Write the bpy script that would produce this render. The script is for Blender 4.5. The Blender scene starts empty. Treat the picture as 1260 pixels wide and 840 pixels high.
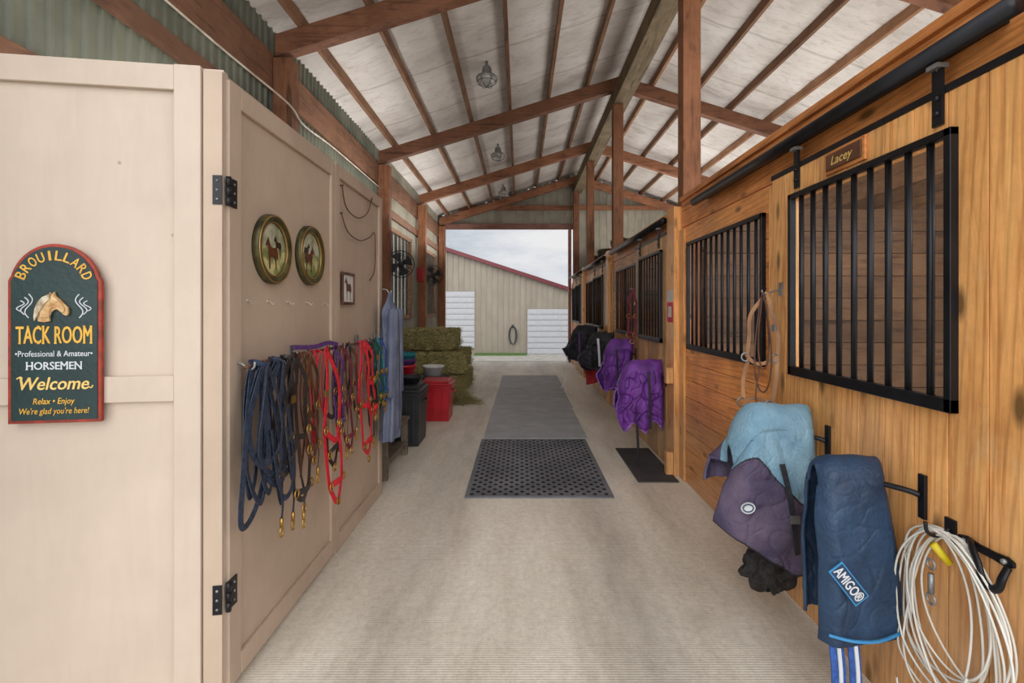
import bpy, math, random
from mathutils import Vector, Matrix, noise
random.seed(7)
sc = bpy.context.scene
FP = 620.0
sc.view_settings.view_transform = 'Standard'

def L(r, g, b):
    def f(c):
        c = c / 255.0
        return c / 12.92 if c <= 0.04045 else ((c + 0.055) / 1.055) ** 2.4
    return (f(r), f(g), f(b), 1.0)

# ------------------------------------------------------------ materials
def base(name):
    m = bpy.data.materials.new(name); m.use_nodes = True
    nt = m.node_tree
    return m, nt, nt.nodes['Principled BSDF']

def nd(nt, t, props=None, ins=None):
    n = nt.nodes.new(t)
    for k, v in (props or {}).items(): setattr(n, k, v)
    for k, v in (ins or {}).items():
        if isinstance(v, bpy.types.NodeSocket): nt.links.new(v, n.inputs[k])
        else: n.inputs[k].default_value = v
    return n

def mixc(nt, fac, a, b, mode='MIX'):
    n = nt.nodes.new('ShaderNodeMix'); n.data_type = 'RGBA'; n.blend_type = mode
    for i, v in ((0, fac), (6, a), (7, b)):
        if isinstance(v, bpy.types.NodeSocket): nt.links.new(v, n.inputs[i])
        else: n.inputs[i].default_value = v
    return n.outputs[2]

def ramp(nt, fac, stops):
    n = nt.nodes.new('ShaderNodeValToRGB'); nt.links.new(fac, n.inputs[0])
    cr = n.color_ramp
    while len(cr.elements) > len(stops): cr.elements.remove(cr.elements[-1])
    while len(cr.elements) < len(stops): cr.elements.new(0.5)
    for e, (p, c) in zip(cr.elements, stops): e.position = p; e.color = c
    return n.outputs[0]

def coords(nt, scale, rnd=True):
    tc = nd(nt, 'ShaderNodeTexCoord')
    v = tc.outputs['Object']
    if rnd:
        at = nd(nt, 'ShaderNodeAttribute', {'attribute_name': 'rnd'})
        ml = nd(nt, 'ShaderNodeVectorMath', {'operation': 'SCALE'}, {0: (17.3, 9.1, 13.7), 3: at.outputs['Fac']})
        ad = nd(nt, 'ShaderNodeVectorMath', {'operation': 'ADD'}, {0: v, 1: ml.outputs[0]})
        v = ad.outputs[0]
    mp = nd(nt, 'ShaderNodeMapping', {}, {'Vector': v, 'Scale': scale})
    return mp.outputs[0]

def mat(name, c, c2=None, rough=0.6, metal=0.0, scale=6, bump=0.15, bscale=60, stretch=(1, 1, 1), trans=0, lo=.35, hi=.65):
    m, nt, b = base(name)
    c2 = c2 or tuple(x * .8 for x in c[:3]) + (1,)
    v = coords(nt, stretch)
    n = nd(nt, 'ShaderNodeTexNoise', {}, {'Vector': v, 'Scale': scale, 'Detail': 5})
    col = ramp(nt, n.outputs['Fac'], [(lo, c2), (hi, c)])
    nt.links.new(col, b.inputs['Base Color'])
    b.inputs['Roughness'].default_value = rough
    b.inputs['Metallic'].default_value = metal
    b.inputs['Transmission Weight'].default_value = trans
    if bump:
        n2 = nd(nt, 'ShaderNodeTexNoise', {}, {'Vector': v, 'Scale': bscale, 'Detail': 3})
        bp = nd(nt, 'ShaderNodeBump', {}, {'Strength': bump, 'Distance': 0.01, 'Height': n2.outputs['Fac']})
        nt.links.new(bp.outputs[0], b.inputs['Normal'])
    return m

def wood(name, c, c2, axis='z', rough=.5, knots=.5, fine=11., var=.35, stain=.75, grain=0., worn=0., low=0):
    m, nt, b = base(name)
    k = {'x': 0, 'y': 1, 'z': 2}[axis]
    s = [fine] * 3; s[k] = .9
    v = coords(nt, s)
    n = nd(nt, 'ShaderNodeTexNoise', {}, {'Vector': v, 'Scale': 1.6, 'Detail': 6, 'Distortion': 1.2, 'Roughness': .62})
    col = ramp(nt, n.outputs['Fac'], [(.3, c2), (.5, c), (.56, tuple(x * .86 for x in c[:3]) + (1,)), (.68, tuple(min(1, x * 1.2) for x in c[:3]) + (1,))])
    if grain:
        w = nd(nt, 'ShaderNodeTexWave', {'bands_direction': 'DIAGONAL'}, {'Vector': v, 'Scale': 1.2, 'Distortion': 7.0, 'Detail': 2, 'Detail Scale': .7, 'Detail Roughness': .5})
        col = mixc(nt, grain, col, ramp(nt, w.outputs['Fac'], [(.0, (.56, .45, .36, 1)), (.3, (1, 1, 1, 1)), (1, (1.1, 1.08, 1.05, 1))]), 'MULTIPLY')
    at = nd(nt, 'ShaderNodeAttribute', {'attribute_name': 'rnd'})
    mr = nd(nt, 'ShaderNodeMapRange', {}, {0: at.outputs['Fac'], 3: 1 - var, 4: 1 + var * .6})
    hs = nd(nt, 'ShaderNodeHueSaturation', {}, {'Color': col, 'Value': mr.outputs[0]})
    col = hs.outputs[0]
    v2 = coords(nt, (1, 1, 1), False)
    n2 = nd(nt, 'ShaderNodeTexNoise', {}, {'Vector': v2, 'Scale': 2.3, 'Detail': 8, 'Roughness': .65})
    col = mixc(nt, stain, col, ramp(nt, n2.outputs['Fac'], [(.34, (.64, .56, .48, 1)), (.58, (1.15, 1.14, 1.13, 1))]), 'MULTIPLY')
    if worn:
        n5 = nd(nt, 'ShaderNodeTexNoise', {}, {'Vector': v2, 'Scale': 4.2, 'Detail': 9, 'Roughness': .75, 'Distortion': .6})
        wf_ = ramp(nt, n5.outputs['Fac'], [(.56, (0, 0, 0, 1)), (.70, (worn, worn, worn, 1))])
        col = mixc(nt, wf_, col, L(226, 200, 160))
    if low:
        tc = nd(nt, 'ShaderNodeTexCoord'); sz = nd(nt, 'ShaderNodeSeparateXYZ', {}, {0: tc.outputs['Object']})
        a_ = nd(nt, 'ShaderNodeMath', {'operation': 'MULTIPLY_ADD'}, {0: n2.outputs['Fac'], 1: -1.1, 2: sz.outputs[2]})
        lf = ramp(nt, a_.outputs[0], [(.0, (low, low, low, 1)), (.3, (0, 0, 0, 1))])
        col = mixc(nt, lf, col, L(158, 130, 102))
    if knots:
        s2 = [7.5] * 3; s2[k] = 2.8
        v3 = coords(nt, s2)
        vo = nd(nt, 'ShaderNodeTexVoronoi', {}, {'Vector': v3, 'Scale': 1.0})
        kf = ramp(nt, vo.outputs['Distance'], [(.08, (1, 1, 1, 1)), (.20, (0, 0, 0, 1))])
        kk = nd(nt, 'ShaderNodeMath', {'operation': 'MULTIPLY'}, {0: kf, 1: knots})
        col = mixc(nt, kk.outputs[0], col, tuple(x * .2 for x in c[:3]) + (1,))
    nt.links.new(col, b.inputs['Base Color'])
    b.inputs['Roughness'].default_value = rough
    bp = nd(nt, 'ShaderNodeBump', {}, {'Strength': .25, 'Distance': 0.006, 'Height': n.outputs['Fac']})
    nt.links.new(bp.outputs[0], b.inputs['Normal'])
    return m

def painted(name, c, c2):
    m, nt, b = base(name)
    v = coords(nt, (1, 1, 1), False)
    n = nd(nt, 'ShaderNodeTexNoise', {}, {'Vector': v, 'Scale': 1.6, 'Detail': 8, 'Roughness': .6})
    col = ramp(nt, n.outputs['Fac'], [(.3, c2), (.62, c)])
    vv = coords(nt, (7, 7, 1.4))
    g = nd(nt, 'ShaderNodeTexNoise', {}, {'Vector': vv, 'Scale': 2.0, 'Detail': 6, 'Distortion': 1.6})
    col = mixc(nt, .10, col, ramp(nt, g.outputs['Fac'], [(.35, (.72, .70, .68, 1)), (.6, (1.05, 1.05, 1.05, 1))]), 'MULTIPLY')
    v3 = coords(nt, (3, 3, 3), False)
    vo = nd(nt, 'ShaderNodeTexVoronoi', {}, {'Vector': v3, 'Scale': 1.4})
    col = mixc(nt, ramp(nt, vo.outputs['Distance'], [(.015, (.5, .5, .5, 1)), (.04, (0, 0, 0, 1))]), col, L(105, 85, 68))
    nt.links.new(col, b.inputs['Base Color']); b.inputs['Roughness'].default_value = .6
    bp = nd(nt, 'ShaderNodeBump', {}, {'Strength': .12, 'Distance': 0.004, 'Height': g.outputs['Fac']})
    nt.links.new(bp.outputs[0], b.inputs['Normal'])
    return m

def concrete():
    m, nt, b = base('broomed_concrete')
    tc = nd(nt, 'ShaderNodeTexCoord'); P = tc.outputs['Object']
    mp = nd(nt, 'ShaderNodeMapping', {}, {'Vector': P, 'Scale': (1.8, .4, 1)})
    n = nd(nt, 'ShaderNodeTexNoise', {}, {'Vector': mp.outputs[0], 'Scale': 1.5, 'Detail': 9, 'Roughness': .7})
    col = ramp(nt, n.outputs['Fac'], [(.28, L(194, 185, 168)), (.46, L(224, 215, 199)), (.64, L(240, 233, 219))])
    n2 = nd(nt, 'ShaderNodeTexNoise', {}, {'Vector': P, 'Scale': 26, 'Detail': 10, 'Roughness': .85})
    col = mixc(nt, .7, col, ramp(nt, n2.outputs['Fac'], [(.3, (.64, .63, .61, 1)), (.58, (1.06, 1.06, 1.06, 1))]), 'MULTIPLY')
    sx = nd(nt, 'ShaderNodeSeparateXYZ', {}, {0: P})
    n4 = nd(nt, 'ShaderNodeTexNoise', {}, {'Vector': P, 'Scale': 1.8, 'Detail': 8, 'Roughness': .65})
    for off, wd, st in ((.80, .34, .6), (1.95, .30, .4)):
        dx = nd(nt, 'ShaderNodeMath', {'operation': 'ADD'}, {0: sx.outputs[0], 1: off})
        a1 = nd(nt, 'ShaderNodeMath', {'operation': 'MULTIPLY_ADD'}, {0: n4.outputs['Fac'], 1: .4, 2: dx.outputs[0]})
        ab = nd(nt, 'ShaderNodeMath', {'operation': 'ABSOLUTE'}, {0: a1.outputs[0]})
        tr = ramp(nt, ab.outputs[0], [(.0, (.60, .60, .61, 1)), (wd, (1, 1, 1, 1))])
        col = mixc(nt, st, col, tr, 'MULTIPLY')
    w = nd(nt, 'ShaderNodeTexWave', {'bands_direction': 'Y'}, {'Vector': P, 'Scale': 22, 'Distortion': 1.8, 'Detail': 2, 'Detail Scale': 4})
    col = mixc(nt, .30, col, ramp(nt, w.outputs['Fac'], [(.1, (.72, .70, .67, 1)), (.5, (1.04, 1.04, 1.04, 1))]), 'MULTIPLY')
    nt.links.new(col, b.inputs['Base Color']); b.inputs['Roughness'].default_value = .6
    ad = nd(nt, 'ShaderNodeMath', {'operation': 'MULTIPLY_ADD'}, {0: n2.outputs['Fac'], 1: 1.6, 2: w.outputs['Fac']})
    bp = nd(nt, 'ShaderNodeBump', {}, {'Strength': .3, 'Distance': 0.003, 'Height': ad.outputs[0]})
    nt.links.new(bp.outputs[0], b.inputs['Normal'])
    return m

def foil():
    m, nt, b = base('roof_insulation_foil')
    tc = nd(nt, 'ShaderNodeTexCoord'); P = tc.outputs['Object']
    n = nd(nt, 'ShaderNodeTexNoise', {}, {'Vector': P, 'Scale': 1.2, 'Detail': 6, 'Distortion': .4})
    col = ramp(nt, n.outputs['Fac'], [(.28, L(190, 182, 175)), (.5, L(214, 207, 200)), (.7, L(230, 225, 220))])
    mp = nd(nt, 'ShaderNodeMapping', {}, {'Vector': P, 'Scale': (1.6, 4.5, 1)})
    n3 = nd(nt, 'ShaderNodeTexNoise', {}, {'Vector': mp.outputs[0], 'Scale': 3.2, 'Detail': 9, 'Roughness': .65, 'Distortion': .8})
    col = mixc(nt, .5, col, ramp(nt, n3.outputs['Fac'], [(.33, (.58, .53, .51, 1)), (.5, (1.03, 1.03, 1.03, 1))]), 'MULTIPLY')
    sx = nd(nt, 'ShaderNodeSeparateXYZ', {}, {0: P})
    md = nd(nt, 'ShaderNodeMath', {'operation': 'PINGPONG'}, {0: sx.outputs[1], 1: .6})
    col = mixc(nt, .6, col, ramp(nt, md.outputs[0], [(.0, (.5, .46, .43, 1)), (.035, (1, 1, 1, 1))]), 'MULTIPLY')
    nt.links.new(col, b.inputs['Base Color']); b.inputs['Roughness'].default_value = .5
    bp = nd(nt, 'ShaderNodeBump', {}, {'Strength': .7, 'Distance': 0.03, 'Height': n3.outputs['Fac']})
    nt.links.new(bp.outputs[0], b.inputs['Normal'])
    return m

def translucent(name, c):
    m, nt, b = base(name)
    b.inputs['Base Color'].default_value = c
    t = nd(nt, 'ShaderNodeBsdfTranslucent', {}, {'Color': c})
    mx = nd(nt, 'ShaderNodeMixShader', {}, {0: .6, 1: b.outputs[0], 2: t.outputs[0]})
    nt.links.new(mx.outputs[0], nt.nodes['Material Output'].inputs[0])
    return m

M = {}
M['conc'] = concrete(); M['foil'] = foil()
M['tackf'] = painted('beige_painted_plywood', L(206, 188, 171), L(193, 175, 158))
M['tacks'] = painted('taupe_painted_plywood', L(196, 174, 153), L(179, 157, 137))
M['beam'] = wood('brown_rough_beam', L(146, 98, 70), L(82, 53, 38), 'x', .75, .5)
M['beamy'] = wood('brown_rough_purlin', L(150, 110, 80), L(94, 66, 48), 'y', .75, .3)
M['girt'] = wood('dark_rough_girt', L(112, 78, 57), L(64, 44, 34), 'y', .75, .3)
M['post'] = wood('brown_rough_post', L(148, 98, 66), L(86, 55, 38), 'z', .75, .5)
M['ridge'] = wood('olive_ridge_beam', L(128, 112, 86), L(80, 67, 50), 'y', .8, .3)
M['orv'] = wood('honey_pine_vertical', L(246, 182, 112), L(204, 138, 78), 'z', .3, .95, fine=15, grain=.42, stain=.62, var=.20, worn=.35, low=.4)
M['orh'] = wood('orange_pine_horizontal', L(242, 164, 92), L(192, 118, 60), 'y', .3, .95, fine=15, var=.20, stain=.7, grain=.42, worn=.35, low=.4)
M['orn'] = wood('orange_pine_header', L(230, 152, 86), L(170, 102, 52), 'y', .4, .9, fine=15, var=.25, stain=.7, grain=.42)
M['lgt'] = wood('pale_weathered_pine', L(234, 184, 124), L(180, 128, 80), 'z', .45, .6, grain=.3, low=.4)
M['lgth'] = wood('pale_weathered_pine_horizontal', L(230, 168, 106), L(172, 112, 64), 'y', .45, .6, grain=.3, low=.4)
M['dkw'] = wood('dark_stall_lining', L(118, 88, 62), L(72, 50, 35), 'x', .6, .5)
M['dkwy'] = wood('dark_stall_lining_back', L(118, 88, 62), L(72, 50, 35), 'y', .6, .5)
M['grayw'] = wood('grey_weathered_wood', L(120, 108, 94), L(72, 62, 52), 'y', .8, .4)
M['blk'] = mat('black_painted_steel', L(40, 40, 44), L(27, 27, 30), .38, .5, bump=.05)
M['blkp'] = mat('dark_plastic', L(52, 54, 58), L(38, 40, 43), .45)
M['rub'] = mat('black_rubber_mat', L(118, 120, 126), L(92, 94, 100), .7, scale=3, bump=.3)
M['rubd'] = mat('dark_rubber_underside', L(34, 34, 38), L(24, 24, 27), .8, bump=.1)
M['rubs'] = mat('small_dark_rubber_mat', L(74, 72, 72), L(54, 53, 54), .7, scale=3, bump=.3)
M['grub'] = mat('grey_dusty_rubber_mat', L(174, 176, 178), L(158, 160, 162), .8, scale=5, bump=.25, bscale=60)
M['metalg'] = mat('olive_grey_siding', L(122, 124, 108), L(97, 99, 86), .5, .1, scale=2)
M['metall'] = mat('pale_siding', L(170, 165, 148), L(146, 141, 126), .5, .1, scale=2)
M['ext'] = mat('beige_exterior_siding', L(148, 138, 123), L(137, 127, 112), .6, scale=1, bump=0)
M['extw'] = mat('white_garage_panel', L(176, 176, 178), L(168, 168, 170), .5, bump=0)
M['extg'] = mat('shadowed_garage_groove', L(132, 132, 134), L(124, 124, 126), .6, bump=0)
M['white'] = mat('white_paint', L(226, 226, 224), L(208, 208, 206), .5, bump=0)
M['dull'] = mat('dull_cream_metal', L(196, 184, 168), L(160, 146, 130), .5, bump=0)
M['redroof'] = mat('maroon_metal_trim', L(104, 36, 42), None, .4, .2, bump=0)
M['gold'] = mat('gold_paint', L(230, 180, 70), L(204, 150, 50), .45, .1, bump=0)
M['gold2'] = mat('cream_gold_paint', L(232, 200, 120), L(214, 176, 92), .45, .05, bump=0)
M['cream'] = mat('cream_carved', L(224, 190, 140), L(176, 130, 76), .5, scale=30, bump=.4)
M['mane'] = mat('pale_carved_mane', L(210, 196, 170), L(150, 128, 98), .5, scale=40, bump=.6)
M['green'] = mat('dark_green_paint', L(24, 52, 50), L(18, 42, 42), .4, bump=.1)
M['sred'] = mat('worn_red_paint', L(168, 52, 30), L(120, 40, 24), .45, scale=20)
M['brass'] = mat('brass', L(206, 166, 90), L(160, 122, 60), .3, .8, bump=0)
M['steel'] = mat('dull_steel', L(170, 170, 168), L(130, 130, 128), .4, .6, bump=.05)
M['glass'] = mat('lamp_glass', L(200, 198, 192), L(160, 158, 152), .15, .1, bump=.1, bscale=30)
M['navy'] = mat('navy_webbing', L(52, 64, 86), L(30, 37, 54), .7, scale=60, bump=.5, bscale=200)
M['lblk'] = mat('black_leather', L(56, 50, 48), L(33, 30, 29), .4)
M['lbrn'] = mat('brown_leather', L(108, 68, 46), L(66, 41, 29), .42)
M['ltan'] = mat('tan_leather', L(176, 126, 82), L(128, 86, 54), .5)
M['red'] = mat('red_nylon', L(228, 38, 56), L(190, 26, 42), .6, scale=60)
M['pink'] = mat('pink_nylon', L(226, 76, 108), L(196, 52, 84), .6, scale=60)
M['mar'] = mat('maroon_nylon', L(128, 42, 60), L(90, 30, 44), .65, scale=60)
M['purn'] = mat('purple_nylon', L(100, 58, 128), L(70, 38, 96), .65, scale=60)
M['purl'] = mat('lilac_binding', L(164, 120, 196), L(132, 90, 166), .65, scale=60)
M['teal'] = mat('teal_nylon', L(34, 138, 150), L(22, 100, 112), .65, scale=60)
M['grn'] = mat('green_nylon', L(34, 100, 70), L(22, 70, 50), .65, scale=60)
M['blu'] = mat('blue_nylon', L(50, 92, 168), L(34, 66, 130), .65, scale=60)
M['coat'] = mat('slate_blue_cloth', L(124, 132, 154), L(92, 100, 124), .85, scale=5, bump=.4)
M['navyc'] = mat('navy_padded_nylon', L(40, 68, 98), L(26, 48, 74), .55, scale=7, bump=.4, bscale=70)
M['lblue'] = mat('dusty_blue_fleece', L(136, 172, 190), L(106, 143, 165), .9, scale=7, bump=.6, bscale=90)
M['plum'] = mat('faded_plum_canvas', L(106, 92, 112), L(66, 58, 84), .85, scale=6, bump=.5, bscale=90)
M['purp'] = mat('purple_blanket_nylon', L(122, 60, 160), L(84, 38, 118), .6, scale=7, bump=.5, bscale=50)
M['blkc'] = mat('black_blanket_cloth', L(44, 45, 52), L(24, 25, 31), .75, scale=7, bump=.5)
M['redc'] = mat('red_blanket_cloth', L(170, 28, 40), L(120, 18, 28), .7)
M['net'] = mat('black_net', L(52, 48, 46), L(24, 22, 22), .8, scale=40, bump=1, bscale=80)
M['tan'] = mat('tan_cotton_rope', L(196, 160, 116), L(150, 112, 74), .8, scale=80, bump=.5, bscale=200)
M['hose'] = mat('white_vinyl_hose', L(238, 236, 228), L(214, 211, 200), .4, bump=.05)
M['yel'] = mat('yellow_tape', L(236, 210, 40), None, .5, bump=0)
M['tag'] = mat('bright_blue_label', L(64, 148, 206), None, .5, bump=0)
M['hay'] = mat('dry_hay', L(196, 184, 124), L(104, 97, 58), .9, scale=22, bump=1, bscale=60, stretch=(1, 3, 3))
M['hayd'] = mat('dull_brown_hay', L(90, 74, 52), L(48, 38, 27), .9, scale=22, bump=1, bscale=60, stretch=(1, 3, 3))
M['twine'] = mat('orange_twine', L(150, 110, 70), None, .7, bump=0)
M['cred'] = mat('red_cooler_plastic', L(196, 34, 44), L(170, 26, 36), .35, bump=.03)
M['grass'] = mat('grass', L(90, 118, 52), L(58, 84, 34), .9, scale=20, bump=.5)
M['drive'] = mat('pale_gravel', L(176, 170, 160), L(150, 144, 134), .9, scale=3, bump=.3)
M['leaf'] = mat('green_foliage', L(78, 104, 56), L(48, 70, 34), .9, scale=9, bump=.5)
M['olive'] = mat('olive_gilt_rim', L(92, 88, 52), L(50, 48, 28), .4, .3, scale=14)
M['paint'] = mat('painted_pasture', L(204, 196, 136), L(120, 130, 76), .4, scale=14, bump=0, lo=.42, hi=.58)
M['psky'] = mat('painted_sky', L(206, 204, 176), L(132, 134, 104), .4, scale=12, bump=0)
M['horse'] = mat('painted_bay_horse', L(112, 56, 28), L(66, 30, 16), .4, scale=30, bump=0)
M['horsd'] = mat('painted_dark_horse', L(56, 36, 28), L(34, 22, 18), .4, scale=30, bump=0)
M['paper'] = mat('paper', L(226, 222, 216), None, .6, bump=0)
M['pinkp'] = mat('pink_paper', L(222, 60, 90), None, .6, bump=0)
M['lens'] = translucent('translucent_window_panel', (.8, .82, .8, 1))
M['pinkw'] = wood('pinkish_header_board', L(176, 130, 116), L(130, 88, 76), 'x', .7, .3)
M['wht2'] = mat('white_webbing', L(214, 218, 222), None, .7, bump=0)

# ------------------------------------------------------------ mesh builder
def cat_rom(p, sub=6, closed=False):
    p = [Vector(a) for a in p]; n = len(p); out = []
    if n < 3: return p
    rng = n if closed else n - 1
    for i in range(rng):
        if closed: a, b, c, d = p[(i - 1) % n], p[i], p[(i + 1) % n], p[(i + 2) % n]
        else: a, b, c, d = p[max(i - 1, 0)], p[i], p[i + 1], p[min(i + 2, n - 1)]
        for k in range(sub):
            t = k / sub
            out.append(.5 * ((2 * b) + (c - a) * t + (2 * a - 5 * b + 4 * c - d) * t * t + (3 * b - a - 3 * c + d) * t ** 3))
    if not closed: out.append(p[-1])
    return out

_tc = {}
def text_geo(s):
    if s in _tc: return _tc[s]
    cu = bpy.data.curves.new('t', 'FONT'); cu.body = s; cu.resolution_u = 3
    ob = bpy.data.objects.new('t', cu); sc.collection.objects.link(ob)
    bpy.context.view_layer.update()
    dg = bpy.context.evaluated_depsgraph_get()
    e = ob.evaluated_get(dg); me = e.to_mesh()
    vs = [tuple(v.co) for v in me.vertices]; fs = [tuple(p.vertices) for p in me.polygons]
    e.to_mesh_clear(); bpy.data.objects.remove(ob); bpy.data.curves.remove(cu)
    _tc[s] = (vs, fs)
    return _tc[s]

class B:
    def __init__(s, T=None):
        s.v = []; s.f = []; s.m = []; s.r = []; s.s = []; s.T = T
    def add(s, vs, fs, mi=0, r=None, sm=False):
        o = len(s.v)
        if r is None: r = random.random()
        for v in vs:
            v = Vector(v)
            if s.T is not None: v = s.T @ v
            s.v.append(v)
        for k, f in enumerate(fs):
            s.f.append([i + o for i in f]); s.m.append(mi[k] if isinstance(mi, list) else mi); s.r.append(r); s.s.append(sm)
        return s
    def box(s, x0, x1, y0, y1, z0, z1, mi=0, r=None):
        vs = [(x, y, z) for z in (z0, z1) for y in (y0, y1) for x in (x0, x1)]
        return s.add(vs, [(0, 2, 3, 1), (4, 5, 7, 6), (0, 1, 5, 4), (2, 6, 7, 3), (0, 4, 6, 2), (1, 3, 7, 5)], mi, r)
    def sweep(s, pts, a, b, n=8, mi=0, closed=False, nrm=None, sub=0, rr=None):
        pts = cat_rom(pts, sub, closed) if sub else [Vector(p) for p in pts]
        N = len(pts); vs = []
        up = Vector(nrm) if nrm is not None else None
        prev = None
        for i, p in enumerate(pts):
            if closed: t = pts[(i + 1) % N] - pts[i - 1]
            else: t = pts[min(i + 1, N - 1)] - pts[max(i - 1, 0)]
            if t.length < 1e-9: t = Vector((0, 0, 1))
            t.normalize()
            if up is not None:
                sd = t.cross(up)
                if sd.length < 1e-4: sd = prev if prev is not None else Vector((1, 0, 0))
                sd.normalize(); nn = sd.cross(t)
            else:
                if prev is None:
                    q = Vector((0, 0, 1)) if abs(t.z) < .9 else Vector((1, 0, 0))
                    sd = t.cross(q).normalized()
                else:
                    sd = prev - t * prev.dot(t)
                    if sd.length < 1e-6: sd = t.orthogonal()
                    sd.normalize()
                nn = sd.cross(t)
            prev = sd
            k = rr(i / max(1, N - 1)) if rr else 1
            for j in range(n):
                th = 2 * math.pi * (j + .5) / n
                vs.append(p + sd * math.cos(th) * a * k + nn * math.sin(th) * b * k)
        fs = []
        for i in range(N if closed else N - 1):
            i2 = (i + 1) % N
            for j in range(n):
                j2 = (j + 1) % n
                fs.append((i * n + j, i * n + j2, i2 * n + j2, i2 * n + j))
        if not closed:
            fs.append(tuple(range(n - 1, -1, -1))); fs.append(tuple((N - 1) * n + j for j in range(n)))
        return s.add(vs, fs, mi, None, n > 4)
    def tube(s, pts, r, n=8, mi=0, closed=False, sub=0):
        return s.sweep(pts, r, r, n, mi, closed, None, sub)
    def strap(s, pts, w, t, nrm=(1, 0, 0), mi=0, closed=False, sub=4):
        return s.sweep(pts, w / 2 * 1.414, t / 2 * 1.414, 4, mi, closed, nrm, sub)
    def cyl(s, p0, p1, r, n=14, mi=0, r1=None):
        k = (r1 / r) if r1 is not None else 1
        return s.sweep([p0, p1], r, r, n, mi, rr=lambda t: 1 + (k - 1) * t)
    def ring(s, c, R, r, ax='x', n=24, m=6, mi=0, ry=None):
        c = Vector(c); ry = ry or R; pts = []
        for i in range(n):
            t = 2 * math.pi * i / n; a, b = R * math.cos(t), ry * math.sin(t)
            pts.append(c + Vector({'x': (0, a, b), 'y': (a, 0, b), 'z': (a, b, 0)}[ax]))
        return s.tube(pts, r, m, mi, True)
    def lathe(s, prof, c, ax='z', n=28, mi=0, sgn=1, sm=True):
        c = Vector(c); vs = []
        for (r, h) in prof:
            r = max(r, 1e-4); h *= sgn
            for j in range(n):
                t = 2 * math.pi * j / n; a, b = r * math.cos(t), r * math.sin(t)
                vs.append(c + Vector({'x': (h, a, b), 'y': (a, h, b), 'z': (a, b, h)}[ax]))
        fs = []
        for i in range(len(prof) - 1):
            for j in range(n):
                j2 = (j + 1) % n
                fs.append((i * n + j, i * n + j2, (i + 1) * n + j2, (i + 1) * n + j))
        return s.add(vs, fs, mi, None, sm)
    def prism(s, poly, o, u, v, nrm, d, mi=0):
        o = Vector(o); u = Vector(u); v = Vector(v); nn = Vector(nrm); n = len(poly)
        vs = [o + u * a + v * b for a, b in poly] + [o + u * a + v * b + nn * d for a, b in poly]
        fs = [tuple(range(n - 1, -1, -1)), tuple(range(n, 2 * n))]
        for i in range(n):
            j = (i + 1) % n; fs.append((i, j, n + j, n + i))
        return s.add(vs, fs, mi)
    def text(s, st, o, u, v, h, w=None, mi=0, shear=0):
        vs, fs = text_geo(st)
        x0 = min(a[0] for a in vs); x1 = max(a[0] for a in vs)
        sy = h / .69; sx = (w / (x1 - x0)) if w else sy
        o = Vector(o); u = Vector(u); v = Vector(v); xm = (x0 + x1) / 2
        out = [o + u * ((a[0] - xm) * sx + shear * (a[1] - .35) * sy) + v * (a[1] - .345) * sy for a in vs]
        return s.add(out, fs, mi)
    def bold(s, st, o, u, v, nn, h, w=None, mi=0, shear=0, k=.001):
        o = Vector(o)
        for i, (dx, dz) in enumerate(((0, 0), (k, 0), (-k, 0), (0, k * .6), (0, -k * .6))):
            s.text(st, o + Vector(u) * dx + Vector(v) * dz + Vector(nn) * (.00006 * i), u, v, h, w, mi, shear)
        return s
    def grid(s, fn, nu, nv, mi=0, sm=True, mf=None):
        vs = [fn(i / nu, j / nv) for i in range(nu + 1) for j in range(nv + 1)]
        fs = []; ms = []
        for i in range(nu):
            for j in range(nv):
                a = i * (nv + 1) + j
                fs.append((a, a + 1, a + nv + 2, a + nv + 1)); ms.append(mf((i + .5) / nu, (j + .5) / nv) if mf else mi)
        return s.add(vs, fs, ms, None, sm)

WL = {}
def tagit(ob, parent, label, cat, group, kind):
    if label: ob['label'] = label
    if cat and parent is None: ob['category'] = cat
    if group and parent is None: ob['group'] = group
    if kind: ob['kind'] = kind

def mk(b, name, mats, parent=None, label=None, cat=None, group=None, kind=None, bevel=0, sol=0, recalc=True):
    xs = [v.x for v in b.v]; ys = [v.y for v in b.v]; zs = [v.z for v in b.v]
    o = Vector(((min(xs) + max(xs)) / 2, (min(ys) + max(ys)) / 2, min(zs)))
    me = bpy.data.meshes.new(name)
    me.from_pydata([v - o for v in b.v], [], b.f)
    if not isinstance(mats, (list, tuple)): mats = [mats]
    for m in mats: me.materials.append(M[m])
    me.polygons.foreach_set('material_index', b.m)
    me.polygons.foreach_set('use_smooth', b.s)
    if recalc and not sol:
        import bmesh
        bm = bmesh.new(); bm.from_mesh(me); bmesh.ops.recalc_face_normals(bm, faces=bm.faces); bm.to_mesh(me); bm.free()
    at = me.attributes.new('rnd', 'FLOAT', 'FACE'); at.data.foreach_set('value', b.r)
    me.update()
    ob = bpy.data.objects.new(name, me); sc.collection.objects.link(ob)
    if parent is not None:
        ob.parent = parent; ob.location = o - WL[parent.name]
    else: ob.location = o
    WL[ob.name] = o
    if bevel:
        md = ob.modifiers.new('bevel', 'BEVEL'); md.width = bevel; md.segments = 2; md.limit_method = 'ANGLE'; md.angle_limit = .9
    if sol:
        md = ob.modifiers.new('solid', 'SOLIDIFY'); md.thickness = sol; md.offset = 0
    tagit(ob, parent, label, cat, group, kind)
    return ob

def emp(name, loc, label, cat, group=None, parent=None, kind=None):
    ob = bpy.data.objects.new(name, None); sc.collection.objects.link(ob); ob.empty_display_size = .1
    loc = Vector(loc)
    if parent is not None: ob.parent = parent; ob.location = loc - WL[parent.name]
    else: ob.location = loc
    WL[ob.name] = loc
    tagit(ob, parent, label, cat, group, kind)
    return ob

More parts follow.
